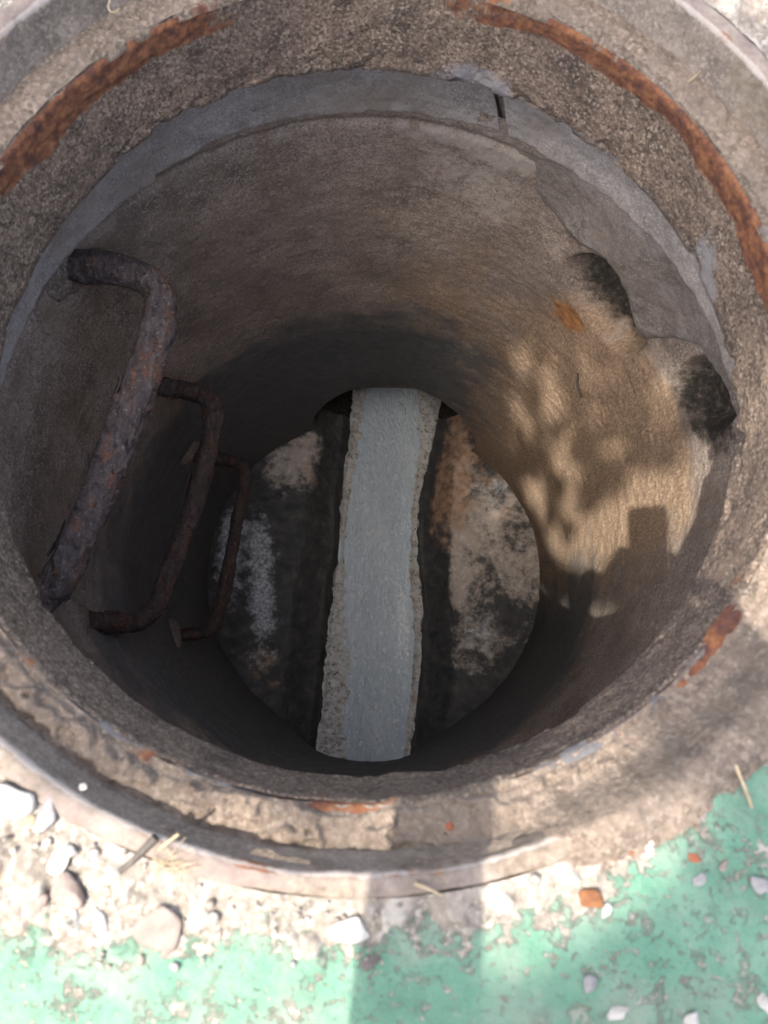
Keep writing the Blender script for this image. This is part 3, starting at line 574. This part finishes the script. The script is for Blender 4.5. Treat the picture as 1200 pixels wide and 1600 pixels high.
# pipes at the ends of the channel
for (x, sd, r, zc), lab in zip(PIPES, ('dark outlet pipe mouth at the far end of the channel', 'dark inlet pipe mouth at the near end of the channel')):
    root = empty('sewer_pipe', (x, 0.395 if sd > 0 else -0.434, zc), lab, 'pipe')
    th = np.linspace(0, 2 * np.pi, 96, endpoint=False); yy = np.linspace(0, 0.7, 30) * sd
    V = np.stack([np.tile(r * np.cos(th), 30), np.repeat(yy, 96), np.tile(r * np.sin(th), 30)], -1)
    F = grid_faces(30, 96, True); F = F if sd < 0 else F[:, ::-1]
    at = {'dark': np.ones(len(V)), 'brown': np.zeros(len(V)), 'lime': np.zeros(len(V)), 'rust': np.zeros(len(V)), 'near_black': np.ones(len(V))}  # bore coloured near black to keep the arch inconspicuous
    mesh('pipe_barrel', V, F, MAT_WALL, root, attrs=at)
    ang = np.linspace(0, 2 * np.pi, 64, endpoint=False)
    V = np.concatenate([np.stack([r * np.cos(ang), 0 * ang + 0.7 * sd, r * np.sin(ang)], -1), [[0, 0.72 * sd, 0]]]); j = np.arange(64)
    mesh('pipe_end', V, np.stack([j, (j + 1) % 64, 0 * j + 64], -1), MAT_WALL, root, attrs={'dark': np.ones(65), 'brown': np.zeros(65), 'lime': np.zeros(65), 'rust': np.zeros(65), 'near_black': np.ones(65)})

# ------------------------------------------------------------------ step irons
def rung(z, path, rad, label, seed):
    root = empty('step_iron', (-0.40, 0.0, z), label, 'step iron', 'rusty step irons down the shaft wall')
    P = smooth_path([(x, y, z + dz) for x, y, dz in path], 0.0022, 3); n, k = len(P), 40
    T, N, B = frames(P); a = np.linspace(0, 2 * np.pi, k, endpoint=False)
    D = np.cos(a)[None, :, None] * N[:, None] + np.sin(a)[None, :, None] * B[:, None]
    V = P[:, None] + rad * D; Q = V.reshape(-1, 3)
    d = rad / 0.018 * (0.0012 * fbm(Q, 24, 3, seed) + 0.0015 * fbm(Q, 110, 4, seed + 5) + 0.0014 * np.abs(fbm(Q, 230, 3, seed + 9)))
    flake = sstep(0.12, 0.22, fbm(Q * np.array([1, .45, 1]), 46, 4, seed + 11, .6)) * 0.0032 * rad / 0.018
    V = (P[:, None] + D * (rad + (d + flake).reshape(n, k))[:, :, None]).reshape(-1, 3)
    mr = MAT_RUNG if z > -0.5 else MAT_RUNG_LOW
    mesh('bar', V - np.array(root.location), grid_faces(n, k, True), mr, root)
    g = np.random.default_rng(seed)                            # loose scale standing off the bar
    for j in range(5):
        i = int(g.uniform(0.2, 0.8) * n); q = P[i]; L = g.uniform(0.012, 0.03); w = g.uniform(0.003, 0.006)
        t = T[i]; s_ = (N[i] * math.cos(j * 1.9) + B[i] * math.sin(j * 1.9)); c = q + s_ * (rad + 0.0028); b_ = np.cross(t, s_)
        u = np.linspace(-1, 1, 6); vv = []
        for h_ in (-1, 1):
            for x in u: vv.append(c + t * x * L + b_ * h_ * w * (1 - 0.6 * x * x) + s_ * (0.0015 * x * x + g.normal(0, 0.0005)))
        vv = np.array(vv); top = vv + s_ * 0.0012; F = grid_faces(2, 6); F = np.concatenate([F[:, ::-1], F + 12])
        rim = np.array([[i2, i2 + 1, i2 + 13, i2 + 12] for i2 in range(5)] + [[i2 + 6, i2 + 18, i2 + 19, i2 + 7] for i2 in range(5)])
        mesh('rust_flake', np.concatenate([vv, top]) - np.array(root.location), np.concatenate([F, rim]), mr, root)
    for (x, y, dz) in (path[0], path[-1]):                     # mortar socket where the leg enters the wall
        rr_ = math.hypot(x, y); c = np.array([x / rr_ * 0.402, y / rr_ * 0.402, z + dz]); V, F = ico(4)
        V = V * np.array([0.010, 0.030, 0.026]); V = V * (1 + 0.25 * fbm(V * 40, 1, 3, seed + 3))[:, None]
        an = math.atan2(y, x); R = np.array([[math.cos(an), math.sin(an), 0], [-math.sin(an), math.cos(an), 0], [0, 0, 1]])
        sk = mesh('socket', V @ R + c - np.array(root.location), F, MAT_SOCK, root)
s = M('socket_mortar'); a, g_ = grit(s, (0.15, 0.12, 0.10), (0.07, 0.055, 0.05), (0.26, 0.22, 0.19), 300, 30, 0.6); MAT_SOCK = s.set(Base_Color=a, Normal=s.bump(s.noise(120, 5), 0.7, 0.003))
rung(-0.33, [(-0.372, 0.213, -0.004), (-0.335, 0.208, 0.004), (-0.285, 0.205, 0.004), (-0.246, 0.192, 0), (-0.236, 0.150, 0), (-0.272, -0.002, -0.002), (-0.308, -0.130, 0), (-0.330, -0.168, 0), (-0.372, -0.188, 0)], 0.0168,
     'topmost and largest step iron, thickly flaked with orange and grey rust', 201)
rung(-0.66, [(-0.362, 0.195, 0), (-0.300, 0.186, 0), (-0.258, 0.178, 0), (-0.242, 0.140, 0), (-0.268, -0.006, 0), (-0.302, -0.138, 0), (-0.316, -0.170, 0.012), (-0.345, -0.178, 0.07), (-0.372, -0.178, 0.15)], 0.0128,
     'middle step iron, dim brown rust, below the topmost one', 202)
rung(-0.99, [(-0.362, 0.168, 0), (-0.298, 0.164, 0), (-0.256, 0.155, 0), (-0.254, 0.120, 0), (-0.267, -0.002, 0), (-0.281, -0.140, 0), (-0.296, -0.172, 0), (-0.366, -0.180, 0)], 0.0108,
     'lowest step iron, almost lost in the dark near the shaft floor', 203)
P = smooth_path([ring(np.radians(33.6), .399, -.715), ring(np.radians(36), .3965, -.70), ring(np.radians(37.5), .398, -.672)], 0.003)
V, F = tube(P, np.linspace(0.0022, 0.0014, len(P)), 8)
tag(mesh('stick', V, F, MAT_TWIG), 'thin brown stick stuck to the sunlit shaft wall', 'stick')

# ------------------------------------------------------------------ debris on and round the frame
def put_rock(name, px, py, size, m, label, cat, z=0.0, flat=0.6, seed=0, sub=4, stretch=None, group=None):
    size *= 0.72 if px > 560 else 0.92; c = ray_to(px, py, z); V, F = rock(size, seed, 3, flat * 0.85)
    if stretch is not None:
        a = math.radians(stretch[0]); d = np.array([math.cos(a), math.sin(a), 0]); V = V + np.outer(V @ d, d) * (stretch[1] - 1)
    o = mesh(name, V, F, m, smooth=False); o.location = (c[0], c[1], z + size * flat * 0.22); return tag(o, label, cat, group)
R_ = put_rock
R_('stone', 22, 1250, 0.0165, MAT_WHITE, 'big white lump of rubble beside the iron rim', 'stone', seed=1, flat=0.55)
R_('stone', 48, 1286, 0.0065, MAT_TAN, 'small orange tan stone touching the big white lump', 'stone', seed=2)
R_('stone', 72, 1272, 0.0080, MAT_GREY, 'pale grey angular chip right of the big white lump', 'stone', seed=3, stretch=(60, 1.5))
R_('stone', 98, 1336, 0.0072, MAT_WHITE, 'white upright sliver of stone among the rubble', 'stone', seed=4, stretch=(65, 1.8))
R_('stone', 113, 1330, 0.0066, MAT_GREY, 'bluish grey chip leaning against a white sliver', 'stone', seed=5)
R_('stone', 108, 1388, 0.0135, MAT_PINK, 'brownish pink broken chunk with a flat face in the rubble', 'stone', seed=6, flat=0.7)
R_('stone', 62, 1418, 0.0095, MAT_PINK, 'low pale pink stone below the brownish pink chunk', 'stone', seed=7, flat=0.4)
R_('stone', 155, 1440, 0.0098, MAT_WHITE, 'rounded cream white stone at the edge of the green paint', 'stone', seed=8, flat=0.5)
R_('stone', 112, 1440, 0.0098, MAT_GREY, 'flat light grey slab half sunk at the edge of the green paint', 'stone', seed=9, flat=0.35)
R_('stone', 247, 1452, 0.0165, MAT_PINK, 'wide flat pinkish patch of broken concrete on the green paint', 'concrete lump', seed=10, flat=0.22)
R_('stone', 10, 1375, 0.0080, MAT_TAN, 'tan stone at the picture edge in the rubble', 'stone', seed=11)
R_('stone', 543, 1450, 0.0095, MAT_WHITE, 'long whitish flake of cement lying on green paint', 'cement flake', seed=12, flat=0.25, stretch=(0, 2.0))
R_('stone', 580, 1502, 0.0085, MAT_DARK, 'dark grey crumbly lump on the green paint below the long cement flake', 'lump', seed=13, flat=0.5)
R_('rust_scale', 927, 1406, 0.0080, MAT_RUSTC, 'brown flake of rust lying on the green paint', 'rust flake', seed=14, flat=0.25, stretch=(-10, 1.5))
R_('stone', 950, 1424, 0.0072, MAT_WHITE, 'white pebble under the brown rust flake', 'pebble', seed=15, flat=0.45)
R_('stone', 962, 1582, 0.0078, MAT_WHITE, 'oval cream pebble on the green paint near the bottom', 'pebble', seed=16, flat=0.4, stretch=(25, 1.5))
R_('stone', 1082, 1594, 0.0088, MAT_WHITE, 'irregular white pebble at the bottom edge of the green paint', 'pebble', seed=17, flat=0.4)
R_('stone', 1188, 1384, 0.0095, MAT_GREY, 'flat pale chip of concrete at the right edge of the green paint', 'concrete chip', seed=18, flat=0.3)
R_('stone', 1196, 1565, 0.0090, MAT_WHITE, 'pale stone cut by the bottom right edge of the picture', 'stone', seed=19, flat=0.4)
R_('stone', 1130, 1352, 0.0060, MAT_PINK, 'small pinkish stone on green paint right of the rust specks', 'stone', seed=20, flat=0.4)
R_('stone', 922, 1538, 0.0060, MAT_GREY, 'small grey upright chip on the green paint', 'chip', seed=21, flat=0.5, stretch=(80, 1.5))
R_('stone', 1092, 1374, 0.0055, MAT_GREY, 'little grey flake in the middle of the right green paint', 'chip', seed=22, flat=0.3, stretch=(5, 1.6))
R_('stone', 204, 1209, 0.0042, MAT_TAN, 'single tan pebble lying on the dirty frame seat', 'pebble', z=ZF + 0.004, seed=23)
R_('stone', 130, 1229, 0.0026, MAT_WHITE, 'tiny white pebble on top of the iron rim', 'pebble', z=0.0, seed=24)
R_('brick_chip', 703, 1292, 0.0042, MAT_RED, 'red brick chip on the shaded part of the frame seat', 'brick chip', z=ZF + 0.004, seed=25)
R_('stone', 815, 1271, 0.0026, MAT_WHITE, 'white crumb on the sunlit dirt of the frame seat', 'crumb', z=ZF + 0.004, seed=26)
R_('rust_scale', 955, 1338, 0.0045, MAT_RUSTC, 'orange rust crumb between the iron rim and the green paint', 'rust flake', seed=27, flat=0.4)
R_('rust_scale', 985, 1330, 0.0048, MAT_RUSTC, 'orange brown rust crumb right beside another on the worn concrete', 'rust flake', seed=28, flat=0.4)
R_('rust_scale', 1084, 1342, 0.0048, MAT_RED, 'thin reddish flake beside pinkish stone on the right green paint', 'rust flake', seed=29, flat=0.25, stretch=(0, 1.6))
def put_stalk(name, pts, r, m, label, cat):
    P = smooth_path([np.array([*ray_to(px, py, z)[:2], z]) for px, py, z in pts], 0.002); o0 = P[0].copy()
    V, F = tube(P - o0, r * np.linspace(1.1, 0.7, len(P)), 8); o = mesh(name, V, F, m); o.location = o0; return tag(o, label, cat)
put_stalk('straw', [(1146, 1188, .004), (1155, 1210, .005), (1166, 1236, .004), (1175, 1262, .003)], 0.0012, MAT_STRAW, 'bent piece of straw across the rim edge and green paint', 'straw')
put_stalk('straw', [(248, 1328, .004), (264, 1315, .005), (279, 1303, .005)], 0.0013, MAT_STRAW, 'short bright straw lying on the iron rim', 'straw')
put_stalk('straw', [(648, 1380, .003), (668, 1388, .005), (692, 1400, .003)], 0.0010, MAT_STRAW, 'thin dry blade in the shadow stripe by the rim', 'straw')
put_stalk('twig', [(243, 1308, .006), (222, 1330, .004), (205, 1348, .004), (186, 1362, .003)], 0.0022, MAT_TWIG, 'dark grey twig lying on the rubble beside the rim', 'twig')
put_stalk('fibre', [(172, 0, .002), (168, 12, .004), (175, 22, .003), (186, 14, .002)], 0.0006, MAT_STRAW, 'curled dry fibre on the far frame ledge', 'fibre')
put_stalk('fibre', [(1075, 128, ZF + .006), (1090, 116, ZF + .008), (1105, 98, ZF + .006)], 0.0005, MAT_STRAW, 'straight dry fibre on the far seat beside the rust band', 'fibre')
g = np.random.default_rng(77)
for (cx, cy, n_, lab) in ((268, 1348, 14, 'wisp of dry grass beside the dark twig'),):
    c = ray_to(cx, cy, 0.003); parts = []
    for k in range(n_):
        a = g.normal(0.15, 0.6); L = g.uniform(0.006, 0.013); o_ = g.normal(0, 0.003, 2)
        p = np.array([[-L, 0, 0], [0, g.normal(0, .002), g.uniform(0.001, .003)], [L, g.normal(0, .002), 0]]); R = np.array([[math.cos(a), math.sin(a), 0], [-math.sin(a), math.cos(a), 0], [0, 0, 1]])
        parts.append(tube(smooth_path(p @ R + np.array([*o_, 0]), 0.003), 0.00022, 5))
    V, F = mb_join(parts); o = mesh('dry_grass', V, F, MAT_STRAW); o.location = c; tag(o, lab, 'dry grass')
# loose gravel: crumbs of broken paving (uncountable)
parts = []; g = np.random.default_rng(9)
for k in range(330):
    dg = g.normal(236, 20) if k < 150 else g.uniform(195, 345)
    w = 0.055 * math.exp(-(((dg - 236) / 22) ** 2)); r = 0.352 + abs(g.normal(0, 0.012 + w * 0.7))
    if k > 290: r = g.uniform(0.36, 0.50)
    
    sz = g.uniform(0.0006, 0.0017) * (1 + 1.8 * (g.random() ** 5)) * (1.5 if k < 150 else 1.0)
    V, F = rock(sz * (0.65 if k > 290 else 1), 1000 + k % 40, 1, 0.42); a = math.radians(dg)
    parts.append((V + np.array([r * math.cos(a), r * math.sin(a), 0.0006 + sz * 0.1]), F))
V, F = mb_join(parts); tag(mesh('gravel', V, F, MAT_GRAVEL, smooth=False), 'loose crumbs of broken concrete scattered between rim and green paint', 'gravel', kind='stuff')

# ------------------------------------------------------------------ tree over the manhole (its leaves break up the sunlight)
LIT_POLYS = [
    [(-0.043, 0.154), (0.04, 0.124), (0.14, 0.112), (0.20, 0.08), (0.24, 0.04), (0.30, -0.031), (0.30, -0.17), (0.14, -0.17), (0.10, -0.20), (0.096, -0.222), (-0.015, -0.215), (-0.040, -0.165), (-0.088, -0.08), (-0.105, 0.03), (-0.075, 0.09)],
    [(-1.2, -0.16), (-0.22, -0.235), (-0.17, -0.275), (-0.10, -0.300), (0.08, -0.305), (0.20, -0.275), (0.20, -0.308), (0.160, -0.330), (0.102, -0.388), (0.05, -0.375), (0.025, -1.6), (-1.2, -1.6)],
    [(0.215, -0.19), (0.262, -0.13), (0.31, -0.15), (0.31, -0.215), (0.255, -0.212)],
    [(0.272, 0.25), (0.30, 0.255), (0.31, 0.30), (0.28, 0.29)], [(0.245, -0.05), (0.27, -0.06), (0.275, 0.02), (0.25, 0.03)],
    [(-0.285, 0.225), (-0.262, 0.235), (-0.27, 0.27), (-0.30, 0.27)]]
DARKS = [(-0.065, 0.13, .016), (-0.026, 0.09, .014), (0.02, 0.039, .017), (0.072, 0.057, .018), (-0.065, -0.001, .034), (-0.007, -0.06, .026), (0.119, -0.051, .034), (0.078, -0.085, .024),
         (0.162, 0.068, .022), (0.176, 0.013, .018), (0.21, -0.033, .018), (0.191, 0.036, .011), (0.079, -0.011, .017), (0.174, -0.031, .017)]
def inside(q, poly):
    x, y = q; c = False; j = len(poly) - 1
    for i in range(len(poly)):
        xi, yi = poly[i]; xj, yj = poly[j]
        if (yi > y) != (yj > y) and x < (xj - xi) * (y - yi) / (yj - yi) + xi: c = not c
        j = i
    return c
def sunlit(q, m):
    for x, y, r in DARKS:
        if (q[0] - x) ** 2 + (q[1] - y) ** 2 < r * r: return False
    for poly in LIT_POLYS:
        for dx, dy in ((0, 0), (m, 0), (-m, 0), (0, m), (0, -m)):
            if inside((q[0] + dx, q[1] + dy), poly): return True
    return False
for _x, _y, _rr in ((0.10, -0.425, .035), (0.16, -0.405, .04), (0.22, -0.37, .035), (0.24, -0.42, .04), (0.17, -0.46, .04), (0.10, -0.48, .04), (-0.03, -0.292, .03), (-0.245, -0.185, .035), (-0.198, -0.22, .035), (-0.15, -0.258, .035), (-0.10, -0.275, .032), (-0.05, -0.277, .03), (-0.10, -0.225, .03), (-0.05, -0.245, .03), (0.0, -0.265, .03), (0.05, -0.265, .03)):
    DARKS.append((_x, _y, _rr))
_g = np.random.default_rng(64)
for _ in range(90):
    _d = (_g.uniform(-0.12, 0.25), _g.uniform(-0.16, 0.15), _g.uniform(0.006, 0.015))
    if not (_d[0] > 0.04 and _d[1] < -0.05): DARKS.append(_d)
tree = empty('broadleaf_tree', (-2.75, 0.55, 0), 'leafy tree standing beside the manhole and shading it', 'tree')
s = M('bark'); MAT_BARK = s.set(Base_Color=s.ramp(s.noise(1, 5, vec=s.scl(40, 40, 8)), [(0.3, (0.07, 0.055, 0.045)), (0.7, (0.2, 0.165, 0.135))]), Normal=s.bump(s.noise(1, 5, vec=s.scl(60, 60, 12)), 0.8, 0.02))
s = M('leaf'); s.b.inputs['Transmission Weight'].default_value = 0.0
MAT_LEAF = s.set(Base_Color=s.ramp(s.island(), [(0, (0.035, 0.075, 0.02)), (0.6, (0.06, 0.115, 0.03)), (1, (0.10, 0.14, 0.04))]), Roughness=0.55)
tb = np.array(tree.location)
limbs = [[(-2.75, .55, -.1), (-2.7, .55, 1.0), (-2.6, .5, 2.0), (-2.3, .4, 2.9), (-2.1, .3, 3.8)],
         [(-2.6, .5, 2.0), (-2.0, .2, 2.6), (-1.5, -.1, 2.9), (-1.1, -.35, 3.15)], [(-2.45, .45, 2.4), (-1.9, .6, 3.0), (-1.3, .5, 3.3), (-.8, .3, 3.4)],
         [(-2.3, .4, 2.9), (-2.2, -.2, 3.4), (-1.9, -.6, 3.7)], [(-2.5, .45, 2.3), (-2.9, .9, 3.0), (-3.0, 1.2, 3.5)]]
for k, L in enumerate(limbs):
    P = smooth_path(L, 0.05); r0 = 0.14 if k == 0 else 0.055
    V, F = tube(P, np.linspace(r0, 0.03 if k == 0 else 0.008, len(P)), 14, False); V = V + (V - np.repeat(P, 14, 0)) * (0.15 * fbm(V, 6, 3, 150 + k))[:, None]
    if k: 
        ok = np.array([not sunlit((v[0] + v[2] * SUN_TAN[0], v[1] + v[2] * SUN_TAN[1]), 0.01) for v in P]); 
    mesh('trunk' if k == 0 else 'limb', V - tb, F, MAT_BARK, tree)
parts = []; g = np.random.default_rng(21); V4 = []; F4 = []; n4 = 0
def add_leaf(p, sz):
    global n4
    nrm = g.normal(size=3) * 0.6 + np.array([0, 0, 1.0]); nrm /= np.linalg.norm(nrm); t = np.cross(nrm, g.normal(size=3)); t /= np.linalg.norm(t); b = np.cross(nrm, t)
    V4.append(np.stack([p - t * sz, p + b * sz * 0.42 + nrm * sz * .12, p + t * sz - nrm * sz * .15, p - b * sz * 0.42 + nrm * sz * .12])); F4.append([n4, n4 + 1, n4 + 2, n4 + 3]); n4 += 4
k = 0
while k < 15000:                                              # the part of the crown the sun reaches the manhole through
    q = (g.uniform(-0.66, 0.68), g.uniform(-0.62, 0.78)); z = g.uniform(2.3, 3.7); k += 1
    if (q[0]) ** 2 + (q[1] - 0.08) ** 2 > 0.66 ** 2 * g.uniform(0.8, 1.1): continue
    sz = g.uniform(0.02, 0.036)
    if sunlit(q, sz * 0.75): continue
    add_leaf(np.array([q[0] - z * SUN_TAN[0], q[1] - z * SUN_TAN[1], z]), sz)
for x, y, r in DARKS:                                         # leaf clumps that throw the blots in the light on the shaft wall
    for _ in range(int(14 + r * 900)):
        a, d = g.uniform(0, 6.28), r * 0.8 * math.sqrt(g.random()); z = g.uniform(2.4, 3.4); q = (x + d * math.cos(a), y + d * math.sin(a))
        add_leaf(np.array([q[0] - z * SUN_TAN[0], q[1] - z * SUN_TAN[1], z]), min(0.02, 0.008 + r * 0.4))
for _ in range(9000):                                         # the rest of the crown
    a = g.normal(size=3); a /= np.linalg.norm(a); c = [(-2.3, .6, 3.4), (-2.7, 1.0, 3.2), (-2.0, -.1, 3.7), (-1.7, .9, 3.5)][g.integers(4)]
    p = np.array(c) + a * np.array([0.75, 0.75, 0.6]) * g.random() ** 0.4; q = (p[0] + p[2] * SUN_TAN[0], p[1] + p[2] * SUN_TAN[1])
    if sunlit(q, 0.04): continue
    add_leaf(p, g.uniform(0.025, 0.045))
cr = mesh('crown', np.concatenate(V4) - tb, np.array(F4), MAT_LEAF, tree, smooth=False)

# ------------------------------------------------------------------ the photographer crouching over the hole, phone in both hands
def skin(name, verts, edges, radii, m, parent=None, sub=2, root=0):
    me = bpy.data.meshes.new(name); me.from_pydata([tuple(v) for v in verts], edges, []); o = link(name, me, m, parent, False)
    sk = o.modifiers.new('skin', 'SKIN'); sk.use_smooth_shade = True
    for i, r in enumerate(radii):
        rr_ = r if isinstance(r, tuple) else (r, r); me.skin_vertices[0].data[i].radius = rr_
        me.skin_vertices[0].data[i].use_root = (i == root)
    sb = o.modifiers.new('sub', 'SUBSURF'); sb.levels = sb.render_levels = sub
    dg = bpy.context.evaluated_depsgraph_get(); new = bpy.data.meshes.new_from_object(o.evaluated_get(dg)); o.modifiers.clear(); o.data = new
    if not new.materials: new.materials.append(m)
    return o
s = M('skin'); MAT_SKIN = s.set(Base_Color=(0.50, 0.32, 0.24), Roughness=0.55)
s = M('dark_jacket'); MAT_JACKET = s.set(Base_Color=s.mix(s.noise(90, 4), (0.03, 0.035, 0.05), (0.055, 0.06, 0.08)), Roughness=0.9, Normal=s.bump(s.noise(25, 4), 0.5, 0.01))
s = M('trousers'); MAT_TROUS = s.set(Base_Color=s.mix(s.noise(90, 4), (0.05, 0.05, 0.05), (0.09, 0.085, 0.08)), Roughness=0.92)
s = M('hair'); MAT_HAIR = s.set(Base_Color=(0.02, 0.016, 0.013), Roughness=0.6)
s = M('shoe'); MAT_SHOE = s.set(Base_Color=(0.04, 0.04, 0.045), Roughness=0.6)
s = M('phone_case'); MAT_PHONE = s.set(Base_Color=(0.02, 0.02, 0.022), Roughness=0.35)
s = M('phone_screen'); MAT_SCREEN = s.set(Base_Color=(0.01, 0.01, 0.012), Roughness=0.08)
person = empty('person', (-0.08, -1.08, 0.0), 'crouching person in a dark jacket leaning over the hole with a phone', 'person')
po = np.array(person.location)
pel, wst, chs, nk = (-.08, -1.18, .36), (-.08, -1.10, .52), (-.08, -.90, .74), (-.085, -.76, .84)
shL, elL, wrL = (-.25, -.83, .79), (-.150, -.600, .55), (-.100, -.325, .452)
shR, elR, wrR = (.09, -.82, .79), (.20, -.545, .57), (.095, -.325, .452)
knL, anL, knR, anR = (-.30, -.84, .45), (-.26, -1.08, .08), (.14, -.82, .45), (.10, -1.08, .08)
tA = lambda a, b, f: tuple(np.array(a) * (1 - f) + np.array(b) * f)
body = [pel, wst, chs, nk, shL, elL, wrL, shR, elR, wrR, (-.20, -1.16, .36), knL, anL, (.04, -1.16, .36), knR, anR, tA(shL, elL, .5), tA(shR, elR, .5), tA(elL, wrL, .4), tA(elR, wrR, .4)]
body = [np.array(v) - po for v in body]
ed = [(0, 1), (1, 2), (2, 3), (2, 4), (4, 16), (16, 5), (5, 18), (18, 6), (2, 7), (7, 17), (17, 8), (8, 19), (19, 9), (0, 10), (10, 11), (11, 12), (0, 13), (13, 14), (14, 15)]
ra = [.13, .125, .13, .062, .062, .038, .025, .062, .038, .025, .085, .06, .042, .085, .06, .042, .047, .047, .038, .038]
skin('jacket', body[:10] + body[10:11] + body[13:14] + body[16:], [(0, 1), (1, 2), (2, 3), (2, 4), (4, 12), (12, 5), (5, 14), (14, 6), (2, 7), (7, 13), (13, 8), (8, 15), (15, 9), (0, 10), (0, 11)],
     ra[:10] + [ra[10], ra[13]] + ra[16:], MAT_JACKET, person)
skin('trousers', [body[0] + (0, .02, 0), body[10], body[11], body[12], body[13], body[14], body[15]], [(0, 1), (1, 2), (2, 3), (0, 4), (4, 5), (5, 6)], [.105, .098, .064, .045, .098, .064, .045], MAT_TROUS, person, 3)
hc = np.array((-.105, -.655, .925)); look = np.array((.0, .45, -.9)); look /= np.linalg.norm(look)
V, F = ico(4); V = V.copy(); zax = np.array([0, .9, .45]); zax -= look * (zax @ look); zax /= np.linalg.norm(zax); xax = np.cross(look, zax)
q = V.copy(); q[:, 2] *= 0.118; q[:, 1] *= 0.098; q[:, 0] *= 0.076
jaw = sstep(0.0, -0.1, q[:, 2]); q[:, 0] *= 1 - .3 * jaw; q[:, 1] *= 1 - .18 * jaw * (q[:, 1] < 0)
q[:, 1] += 0.022 * np.exp(-((q[:, 0] / .012) ** 2 + ((q[:, 2] + .012) / .022) ** 2)) * (V[:, 1] > 0)
for sx in (-1, 1):
    q[:, 1] -= 0.010 * np.exp(-(((q[:, 0] - sx * .03) / .014) ** 2 + ((q[:, 2] - .012) / .011) ** 2)) * (V[:, 1] > 0)
q[:, 1] += 0.005 * np.exp(-((q[:, 0] / .022) ** 2 + ((q[:, 2] + .052) / .007) ** 2)) * (V[:, 1] > 0)
toW = lambda q: q[:, :1] * xax + q[:, 1:2] * look + q[:, 2:] * zax + hc - po
hd = mesh('head', toW(q), F, MAT_SKIN, person)
hq = V * np.array([.081, .103, .122]); keep = (V[:, 1] < 0.25 + 0.0 * V[:, 0]) | (V[:, 2] > 0.62)
hq[~keep] *= 0.9; hq += np.array([0, -.004, .004]); hq *= (1 + .02 * fbm(hq, 60, 3, 5))[:, None]
mesh('hair', toW(hq), F, MAT_HAIR, hd)
for sx in (-1, 1):
    e = V * np.array([.012, .018, .03]) + np.array([sx * .076, -.008, -.005]); mesh('ear', toW(e), F, MAT_SKIN, hd)
skin('neck', [np.array(nk) - po, hc - po - look * 0.02 - zax * .05], [(0, 1)], [.055, .05], MAT_SKIN, person)
for ax in (anL, anR):
    a = np.array(ax) - po; skin('shoe', [a + (0, -.03, -.035), a + (0, .06, -.045), a + (0, .15, -.05)], [(0, 1), (1, 2)], [(.045, .04), (.047, .035), (.04, .03)], MAT_SHOE, person)
def hand(w, side):
    w = np.array(w); G = lambda a, b, c: CAM + RGT * a + UPV * b - FWD * c - po     # phone axes: across, along, behind
    pts = [w - po, G(side * .062, -.115, .004), G(side * .050, -.085, .004)]; e = [(0, 1), (1, 2)]; r = [.024, .026, .024]
    for k in range(4):                                        # fingers wrap the back of the phone
        b_ = -.115 + k * .021; i = len(pts); L = [.020, .027, .028, .024][k]
        pts += [G(side * .047, b_, .014), G(side * .036, b_ + .004, -.003 - .0), G(side * (.036 - L), b_ + .008, -.004)]
        e += [(2 if k > 1 else 1, i), (i, i + 1), (i + 1, i + 2)]; r += [.0095, .0085, .0072]
    i = len(pts); pts += [G(side * .052, -.075, .028), G(side * .030, -.055, .028)]; e += [(2, i), (i, i + 1)]; r += [.011, .0085]
    skin('hand', pts, e, r, MAT_SKIN, person, 2, 1)
hand(wrL, -1); hand(wrR, 1)
PHX = -0.003
phone = empty('phone', tuple(CAM + UPV * -.05 - FWD * .012), 'black phone held upright over the open manhole', 'phone')
def slab(name, w, y0, y1, c0, c1, m, rad=0.008):
    bm = bmesh.new(); vs = []
    for (sx, yy) in ((-1, y0), (1, y0), (1, y1), (-1, y1)):
        for k in range(5):
            a0 = {(-1, y0): 180, (1, y0): 270, (1, y1): 0, (-1, y1): 90}[(sx, yy)]; a = math.radians(a0 + k * 22.5)
            vs.append((PHX + sx * (w - rad) + rad * math.cos(a), yy + (rad if yy == y0 else -rad) + rad * math.sin(a)))
    n = len(vs); V = [CAM + RGT * x + UPV * y - FWD * c for c in (c0, c1) for x, y in vs]; V = np.array(V) - np.array(phone.location)
    me = bpy.data.meshes.new(name); me.from_pydata([tuple(v) for v in V], [], [list(range(n))[::-1], list(range(n, 2 * n))] + [[i, (i + 1) % n, n + (i + 1) % n, n + i] for i in range(n)])
    return link(name, me, m, phone, False)
slab('case', 0.028, -0.118, 0.022, 0.006, 0.0135, MAT_PHONE); slab('screen', 0.0265, -0.116, 0.0205, 0.0135, 0.0142, MAT_SCREEN)
